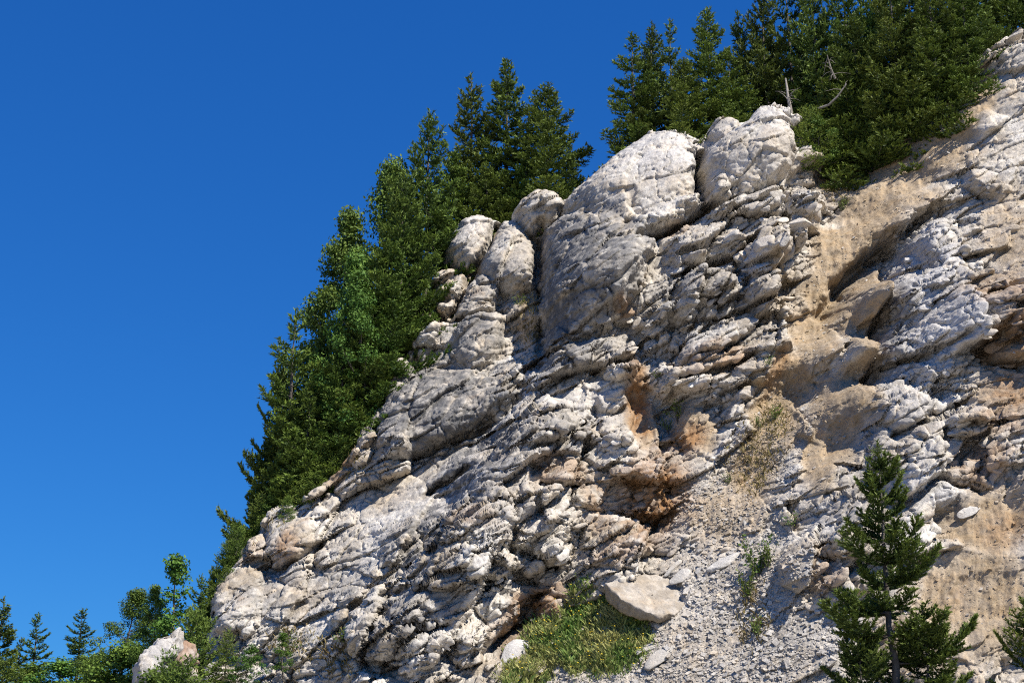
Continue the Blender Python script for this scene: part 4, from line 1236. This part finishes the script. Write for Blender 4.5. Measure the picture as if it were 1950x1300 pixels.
WOOD = ["tall back spruce cut by photo's top edge, %s rightwards from white trunk" % ORD[k] for k in range(8)] + ["dark spruce deep in the wood just right of the white trunk",
        "tall front spruce over the middle of the tan slope's upper edge", "front spruce nearest the white trunk on its right side", "tall front spruce over the upper part of the tan slope", "front spruce beside the hanging bare root at the slope's top",
        "dark spruce deep in the wood behind the crowned block's left half", "dark spruce deep in the wood behind the bleached bare trunk"]
for i, (u, v, dd, w) in enumerate([(1545, -90, 10, 1.1), (1600, -70, 7, 1.1), (1660, -120, 9, 1.1), (1720, -110, 6, 1.15), (1780, -150, 8, 1.15), (1840, -130, 6, 1.1), (1905, -170, 7, 1.1), (1960, -150, 5, 1.0), (1570, 20, 12, 1.0), (1690, -40, 3, 1.2), (1620, 40, 3.5, 1.25), (1760, -40, 2.5, 1.2), (1820, -70, 2, 1.1), (1455, 60, 12, 1.1), (1520, 70, 14, 1.1)]):
    TREES.append(('S', (0, 1, 3, 2)[i % 4], u, v, dd, w, WOOD[i], "dense wood above the gully"))
for (kd, li, u, v, dd, w, lab, grp) in TREES:
    lib = SPR[li] if kd == 'S' else BRD[li]
    tree("spruce_tree" if kd == 'S' else "broadleaf_tree", lib, (u, v), ridge_depth(u) + dd, w, lab, grp)

# young growth along the cliff's edge
def edge_tree(name, lib, u, v, H, label, w=1.0, dback=0.6, group=None, cat="shrub", dz=0.4):
    P, k = surf(u, v)
    P = P + np.array([0, dback, -dz])
    e = bpy.data.objects.new(name, None); C.objects.link(e)
    tr, cr, H0 = lib; s = H / H0
    e.location = P.tolist(); e.scale = (s * w, s * w, s); e.rotation_euler = (rng.normal(0, .08), rng.normal(0, .08), rng.uniform(0, 6.28))
    tag(e, label, cat, group)
    for nm, me in (("trunk", tr), ("crown", cr)):
        o = bpy.data.objects.new(nm, me); C.objects.link(o); o.parent = e
    return e


EDGE = [(690, 790, 2.6, 0), (660, 830, 2.8, 1), (625, 865, 2.8, 0), (590, 905, 2.8, 1), (560, 930, 2.6, 0), (525, 965, 2.2, 1), (480, 1005, 2.2, 0), (735, 740, 2.2, 1), (710, 760, 2.6, 0), (430, 1060, 2.2, 1), (415, 1100, 2.0, 0), (400, 1160, 2.2, 1)]
EDGE_RANK = [sorted(e[1] for e in EDGE).index(e[1]) for e in EDGE]
for i, (u, v, H, li) in enumerate(EDGE):
    edge_tree("young_spruce", SMALL[li], u, v, H, "young light green spruce in the row along the left rock edge, %s counted downhill" % ORD[EDGE_RANK[i]], 1.1, 0.9, "young spruces along the left rock edge")
for i, (u, v, H, li) in enumerate([(1560, 300, 3.4, 1), (1600, 315, 3.0, 0), (1660, 300, 3.4, 1), (1715, 275, 3.6, 0), (1765, 240, 3.4, 1), (1800, 205, 3.2, 0), (1640, 250, 4.2, 1), (1690, 230, 4.5, 0), (1835, 150, 3.0, 1), (1870, 110, 2.6, 0)]):
    edge_tree("young_spruce", SMALL[li], u, v, H, "young spruce at the tan slope's edge of the upper wood, %s from the crowned block" % ORD[(0, 1, 3, 5, 6, 7, 2, 4, 8, 9)[i]], 1.25, 1.0, "young spruces at the edge of the upper wood")
edge_tree("young_spruce", SMALL[1], 548, 968, 0.9, "small bright green bush growing on the rock edge", 1.2, -0.1)
edge_tree("young_spruce", SMALL[0], 440, 1292, 2.0, "young spruce at the bottom edge left of the pale slope", 1.0, -1.5)
edge_tree("leafy_bush", BRD[3], 478, 1294, 1.5, "low leafy bush beside the young spruce at the bottom edge", 1.2, -1.5, None, "bush")
edge_tree("leafy_bush", BRD[2], 540, 1270, 1.6, "spindly green sapling on the pale slope near the bottom edge", 1.6, -0.5, None, "bush")
edge_tree("leafy_bush", BRD[3], 1575, 268, 2.4, "rounded leafy bush right of the crowned block in the wood's shade", 1.1, 0.6, None, "bush")

# bushes and the small outcrop at the lower left
OUT_T = 47.0
def outcrop():
    e = bpy.data.objects.new("rock_outcrop", None); C.objects.link(e)
    base = CAM + ray(305, 1300) * OUT_T
    e.location = base.tolist()
    tag(e, "small separate white rock outcrop among trees at the lower left", "rock")
    for i, (ol, th_, gr, wm) in enumerate([([(258, 1290), (275, 1250), (300, 1205), (318, 1182), (338, 1190), (336, 1225), (318, 1262), (300, 1330), (262, 1340)], 1.3, .2, .0),
                                           ([(300, 1300), (315, 1240), (340, 1205), (356, 1215), (350, 1260), (330, 1320)], 1.2, .1, .9)]):
        o = np.array(ol, float)
        P = CAM + ray(o[:, 0], o[:, 1]) * OUT_T
        rel = P - base
        c = rel.mean(0); x = rel[:, 0] - c[0]; z = rel[:, 2] - c[2]
        A = np.arctan2(z, x); s = np.argsort(A); A = A[s]; rad = np.hypot(x, z)[s]
        V, F = ICO[5]
        phi = np.arctan2(V[:, 2], V[:, 0]); Rr = np.interp(phi, np.concatenate([A - 2 * math.pi, A, A + 2 * math.pi]), np.tile(rad, 3))
        cl = np.sqrt(np.maximum(1 - V[:, 1] ** 2, 0))
        Q = np.stack([c[0] + Rr * cl ** .6 * np.cos(phi), th_ * V[:, 1] + 0.8 * i, c[2] + Rr * cl ** .6 * np.sin(phi)], -1)
        nr = Q - Q.mean(0); nr /= np.linalg.norm(nr, axis=1)[:, None]
        rr_ = np.random.RandomState(760 + i)
        for _ in range(9):
            n_ = rr_.normal(size=3); n_ /= np.linalg.norm(n_); pr = (Q - Q.mean(0)) @ n_; k_ = pr - pr.max() * rr_.uniform(.6, .85)
            Q = Q - np.where(k_ > 0, k_ * .92, 0)[:, None] * n_
        Q = Q + nr * (0.30 * fbm3(Q, 0.9, 3, 700 + i, .6))[:, None]
        one = np.ones(len(Q), np.float32)
        gq = grid_normals(Q, F); gq = gq * np.sign((gq * nr).sum(1).mean())
        Q = Q + gq * detail(Q + base, (0 * one, .4 * one, .2 * one, 0 * one))[:, None]
        col = np.empty((len(Q), 3)); col[:] = (0.60, 0.56, 0.51)
        k = gr * sstep(-.3, .4, fbm3(Q, .8, 4, 711)); col += (np.array((.3, .3, .3)) - col) * k[:, None]
        k = wm * sstep(-.5, .3, fbm3(Q, 1.0, 3, 712)); col += (np.array((.36, .22, .14)) - col) * k[:, None]
        obj("rock_mass", np_mesh("rock_mass", Q, F, col), MAT_CLIFF, e)


outcrop()
LOWB = [('S', 0, 322, 1246, 45, .95, "low young spruce in front of the small white outcrop"), ('S', 1, 372, 1168, 50, .9, "young spruce between the outcrop and the lowest pillar"),
        ('B', 3, 228, 1228, 58, 1.3, "green bush left of the small white outcrop"), ('B', 3, 255, 1226, 58, 1.1, "light green bush touching the outcrop's left foot"),
        ('S', 0, 200, 1240, 58, 1.2, "low spruce bush at the bottom left, left of the green bush"), ('B', 3, 120, 1258, 80, 1.7, "wide low bush under the ragged far spruce"),
        ('B', 3, 60, 1264, 82, 1.7, "wide low bush under the thin far spruce"), ('S', 1, 15, 1255, 80, 1.4, "low bush under the leftmost far spruce"), ('B', 3, 172, 1250, 74, 1.5, "low bush right of the ragged far spruce's foot"),
        ('S', 1, 352, 1270, 44, 1.1, "young spruce at the bottom edge beneath the outcrop"), ('B', 3, 285, 1284, 44, 1.2, "low bush at the bottom edge below the outcrop")]
for kd, li, u, v, t, w, lab in LOWB:
    lib = SMALL[li] if kd == 'S' else BRD[li]
    P = CAM + ray(u, v) * t
    tree("young_spruce" if kd == 'S' else "leafy_bush", lib, (u, v), t, w, lab, None, "bush", foot=P[2] - 4.2 - (0.5 if kd == 'S' else 0))

# ------------------------------------------------------------------ the near spruces in front of the cliff
near1 = spruce(51, 7.4, 2.15, spacing=.46, per=7, nl=.062, step=.0042, twig=.055, lowest=.08, shape=.78, droop=.13, gap=.17, nw=.36, vary=.58)
near2 = spruce(52, 5.4, 1.6, spacing=.36, per=7, nl=.062, step=.0065, twig=.06, lowest=.08, shape=.6, droop=.12, gap=.08, nw=.36)
for n_ in (near1, near2):
    n_[1].materials.clear(); n_[1].materials.append(MAT_NEAR)
tree("near_spruce", near1, (1672, 852), 25.0, 1.0, "tall near spruce with open branches in front of the scree", None, foot=0.0, rot=0.6)
tree("near_spruce", near2, (1962, 1140), 25.0, 1.0, "near spruce cut off by the lower right corner of the photo", None, foot=0.0, rot=2.0)
tree("near_spruce", near2, (1640, 1190), 24.0, .95, "short near spruce at the left foot of the tall near one", None, foot=0.0, rot=4.0)
tree("near_spruce", near2, (1748, 1160), 24.2, 1.1, "short near spruce directly below the tall near one", None, foot=0.0, rot=1.0)

# ------------------------------------------------------------------ grass, flowers, weeds
def blades(name, blobs, n, hmin, hmax, mat, label, cat, seed, wide=0.02, dry=0.3):
    zn = Zone(blobs)
    vis = (pu > 0) & (pu < 1960) & (pv > 0) & (pv < 1320) & (dist < 0)
    ki = np.nonzero(vis)[0]
    w = zn(a[ki], b[ki], .4, 0.35 * fbm2(a[ki] * .9, b[ki] * .9, 3, seed)); w = np.clip(w, 0, 1) ** 1.5
    w = w * np.clip(0.6 + 1.4 * fbm2(a[ki] * 2.2, b[ki] * 2.2, 3, seed + 4), 0.02, None)
    w /= w.sum()
    r = np.random.RandomState(seed)
    k = ki[r.choice(len(ki), n, p=w)]
    P = CV[k] + r.normal(0, .03, (n, 3))
    d = np.stack([r.normal(0, .45, n), r.normal(-.1, .45, n), np.ones(n)], -1); d /= np.linalg.norm(d, axis=1)[:, None]
    L = r.uniform(hmin, hmax, (n, 1))
    sd = np.cross(d, r.normal(size=(n, 3))); sd /= np.linalg.norm(sd, axis=1)[:, None]
    mid = P + d * L * .55; tip = P + d * L + np.stack([r.normal(0, .3, n), r.normal(0, .3, n), -.25 * np.ones(n)], -1) * L * .6
    V = np.stack([P - sd * wide * .5, P + sd * wide * .5, mid + sd * wide * .4, tip], 1).reshape(-1, 3)
    tint = np.clip(r.normal(dry, .22, n) + 0.9 * fbm2(a[k] * .8, b[k] * .8, 2, seed + 8), 0, 1)
    obj(name, np_mesh(name, V, np.arange(4 * n).reshape(-1, 4), smooth=False, fl=np.repeat(tint, 4)), mat, kind="stuff", label=label, cat=cat)
    return k


gk = blades("grass", GRASS_AT, 15000, .12, .38, MAT_GRASS,
            "green and yellowing grass patch below the fallen slab", "grass", 1001, .026, .42)
dk = blades("dry_grass", [(1590, 340, 35, 60, 0, .6), (1440, 870, 45, 70, -15, .5), (1010, 600, 20, 55, 0, .7), (660, 880, 30, 30, 40, .5), (1480, 800, 30, 40, 0, .6), (640, 1250, 40, 50, 0, .6), (1430, 1180, 30, 60, 0, .5), (500, 1000, 60, 30, 30, .3), (560, 1230, 60, 40, 0, .4)], 3600, .10, .32, MAT_DRY,
            "sparse dry straw-coloured grass on ledges and tan slopes", "grass", 1002, .022, .5)


def flowers(k, n, seed):
    r = np.random.RandomState(seed)
    P = CV[r.choice(k, n)] + np.array([0, -.05, .3]) + r.normal(0, .12, (n, 3))
    Vs = []; Fs = []
    for i in range(n):
        s = r.uniform(.025, .05)
        c = np.array([(0, 0, 1), (1, 0, 0), (0, 1, 0), (-1, 0, 0), (0, -1, 0), (0, 0, -.6)]) * s * (1, 1, .6) + P[i]
        Vs.append(c); Fs.append(np.array([(0, 1, 2), (0, 2, 3), (0, 3, 4), (0, 4, 1), (5, 2, 1), (5, 3, 2), (5, 4, 3), (5, 1, 4)]) + 6 * i)
    obj("wildflowers", np_mesh("wildflowers", np.concatenate(Vs), np.concatenate(Fs)), MAT_FLOWER, kind="stuff", label="tiny yellow wildflowers dotted through the grass patch", cat="flowers")


flowers(gk, 170, 5)


def weed_mesh(seed, n=150, H=.6, W=.4, leaf=.07, fl=0, mat=None):
    r = np.random.RandomState(seed)
    T = Quads(); V = []; ti = []
    for i in range(9):
        az = r.uniform(0, 6.28); sp = W * r.uniform(.2, 1)
        end = np.array([sp * math.cos(az), sp * math.sin(az), H * r.uniform(.55, 1)])
        T.add(*tube([np.zeros(3) + [0, 0, -.1], end * (.5, .5, .6), end], [.008, .006, .003], 4))
        for j in range(n // 9):
            f = r.uniform(.15, 1); p = end * (f, f, f ** .9) + r.normal(0, .03, 3)
            d = r.normal(size=3) + [0, 0, .4]; d /= np.linalg.norm(d); g = np.cross(d, r.normal(size=3)); g /= np.linalg.norm(g)
            L = leaf * r.uniform(.6, 1.4)
            V.append([p, p + d * L * .5 + g * L * .25, p + d * L, p + d * L * .5 - g * L * .25]); ti.append(np.clip(r.normal(.4, .25), 0, 1))
    V = np.array(V).reshape(-1, 3)
    lm = np_mesh("weed_leaves", V, np.arange(len(V)).reshape(-1, 4), smooth=False, fl=np.repeat(ti, 4)); lm.materials.append(MAT_WEED)
    sm = T.mesh("weed_stems"); sm.materials.append(MAT_DRY if False else MAT_BARK)
    return sm, lm


WEEDS = [weed_mesh(61), weed_mesh(62, 200, .8, .45, .08), weed_mesh(63, 260, 1.0, .6, .09)]
for (u, v, li, s, lab) in [
    (1290, 800, 1, 1.2, "green weed on the rusty soil streak in mid face, upper of the two"), (1272, 822, 0, 1.0, "green weed on the rusty soil streak in mid face, lower of the two"),
    (1468, 800, 1, 1.0, "dark green weed tuft in the tan gully, right of a smaller one"), (1447, 812, 0, .9, "small green weed tuft in the tan gully beside a darker one"),
    (1440, 1100, 2, 1.5, "tall yellow-green weed on the scree right of the fallen slab"), (1462, 1080, 1, 1.3, "yellow-green weed just above the tall one on the scree"),
    (1425, 1140, 2, 1.2, "yellow-green weed just below the tall one on the scree"), (1440, 1215, 1, 1.0, "thin weed low on the scree below the tall yellow-green weed"),
    (1110, 1132, 1, 1.1, "bushy weed at the left corner of the fallen slab"), (1600, 400, 1, 1.0, "weed in the earthy gully head right of the block stack"),
    (1590, 365, 2, .9, "leafy weed on the earthy bank under the upper wood"), (1640, 340, 2, .9, "leafy weed at the shaded foot of the upper wood"),
    (1510, 1000, 0, 1.0, "small yellowish weed at the edge of the right ridge"), (1385, 920, 0, .9, "small weed in the middle of the scree gully"),
    (1460, 700, 0, .9, "tiny weed in a narrow soil groove of the mid face"), (990, 580, 0, 1.1, "dry weed in the groove left of the grey buttress"),
    (545, 1245, 1, 1.2, "weed on the pale slope near the bottom edge"), (650, 1230, 1, .9, "weed in the grassy strip low on the pale slope"), (1665, 870, 0, .8, "weed at the base of the right ridge behind the near spruce tip"),
    (1255, 720, 0, .7, "tiny green weed beside the rust streak in mid face")]:
    P, k = surf(u, v)
    e = bpy.data.objects.new("weed_plant", None); C.objects.link(e); e.location = P.tolist(); e.scale = (s, s, s); e.rotation_euler = (rng.normal(.1, .1), 0, rng.uniform(0, 6.28))
    tag(e, lab, "weed", "weeds on the cliff face")
    sm, lm = WEEDS[li]
    for nm, me in (("stems", sm), ("leaves", lm)):
        o = bpy.data.objects.new(nm, me); C.objects.link(o); o.parent = e

# ------------------------------------------------------------------ dead wood
def stick(name, uvt, radii, label, cat="branch", twigs=0, seed=0):
    r = np.random.RandomState(seed)
    P = np.array([CAM + ray(u, v) * t for u, v, t in uvt])
    o0 = P[0].copy(); P = P - o0
    Q = Quads(); Q.add(*tube(P, radii, 6))
    for i in range(twigs):
        f = r.uniform(.2, .95) * (len(P) - 1); j = int(f); p = P[j] + (P[min(j + 1, len(P) - 1)] - P[j]) * (f - j)
        d = r.normal(size=3); d /= np.linalg.norm(d); L = r.uniform(.3, .9)
        Q.add(*tube([p, p + d * L * .5 + [0, 0, .05], p + d * L + [0, 0, -.05]], [.018, .012, .005], 4))
    me = Q.mesh(name); me.materials.append(MAT_DEAD)
    o = obj(name, me, None, None, None, label, cat); o.location = o0.tolist()
    return o


td = ridge_depth(1500) + 0.5
stick("bare_trunk", [(1510, 235, td), (1505, 205, td), (1501, 188, td + .4), (1499, 170, td + .8), (1496, 150, td + 1.6)], [.085, .08, .075, .06, .04], "bleached bare trunk standing behind the crowned block", "tree trunk", 14, 3)
stick("dead_branch", [(1558, 207, td - .6), (1578, 200, td - .8), (1595, 184, td - .9), (1612, 160, td - .9)], [.06, .06, .05, .03], "pale curved dead branch lying in front of the upper wood", "branch", 3, 4)
stick("dead_branch", [(1590, 150, td - .2), (1582, 130, td - .4), (1575, 105, td - .3)], [.05, .04, .02], "bleached twiggy dead branch hanging in the upper wood", "branch", 12, 5)
t2 = ridge_depth(1830) - .3
stick("exposed_root", [(1800, 110, t2), (1820, 122, t2), (1840, 132, t2 - .1), (1848, 150, t2 - .2)], [.05, .05, .04, .02], "bare twisted root hanging over the top edge of the right slope", "root", 10, 6)
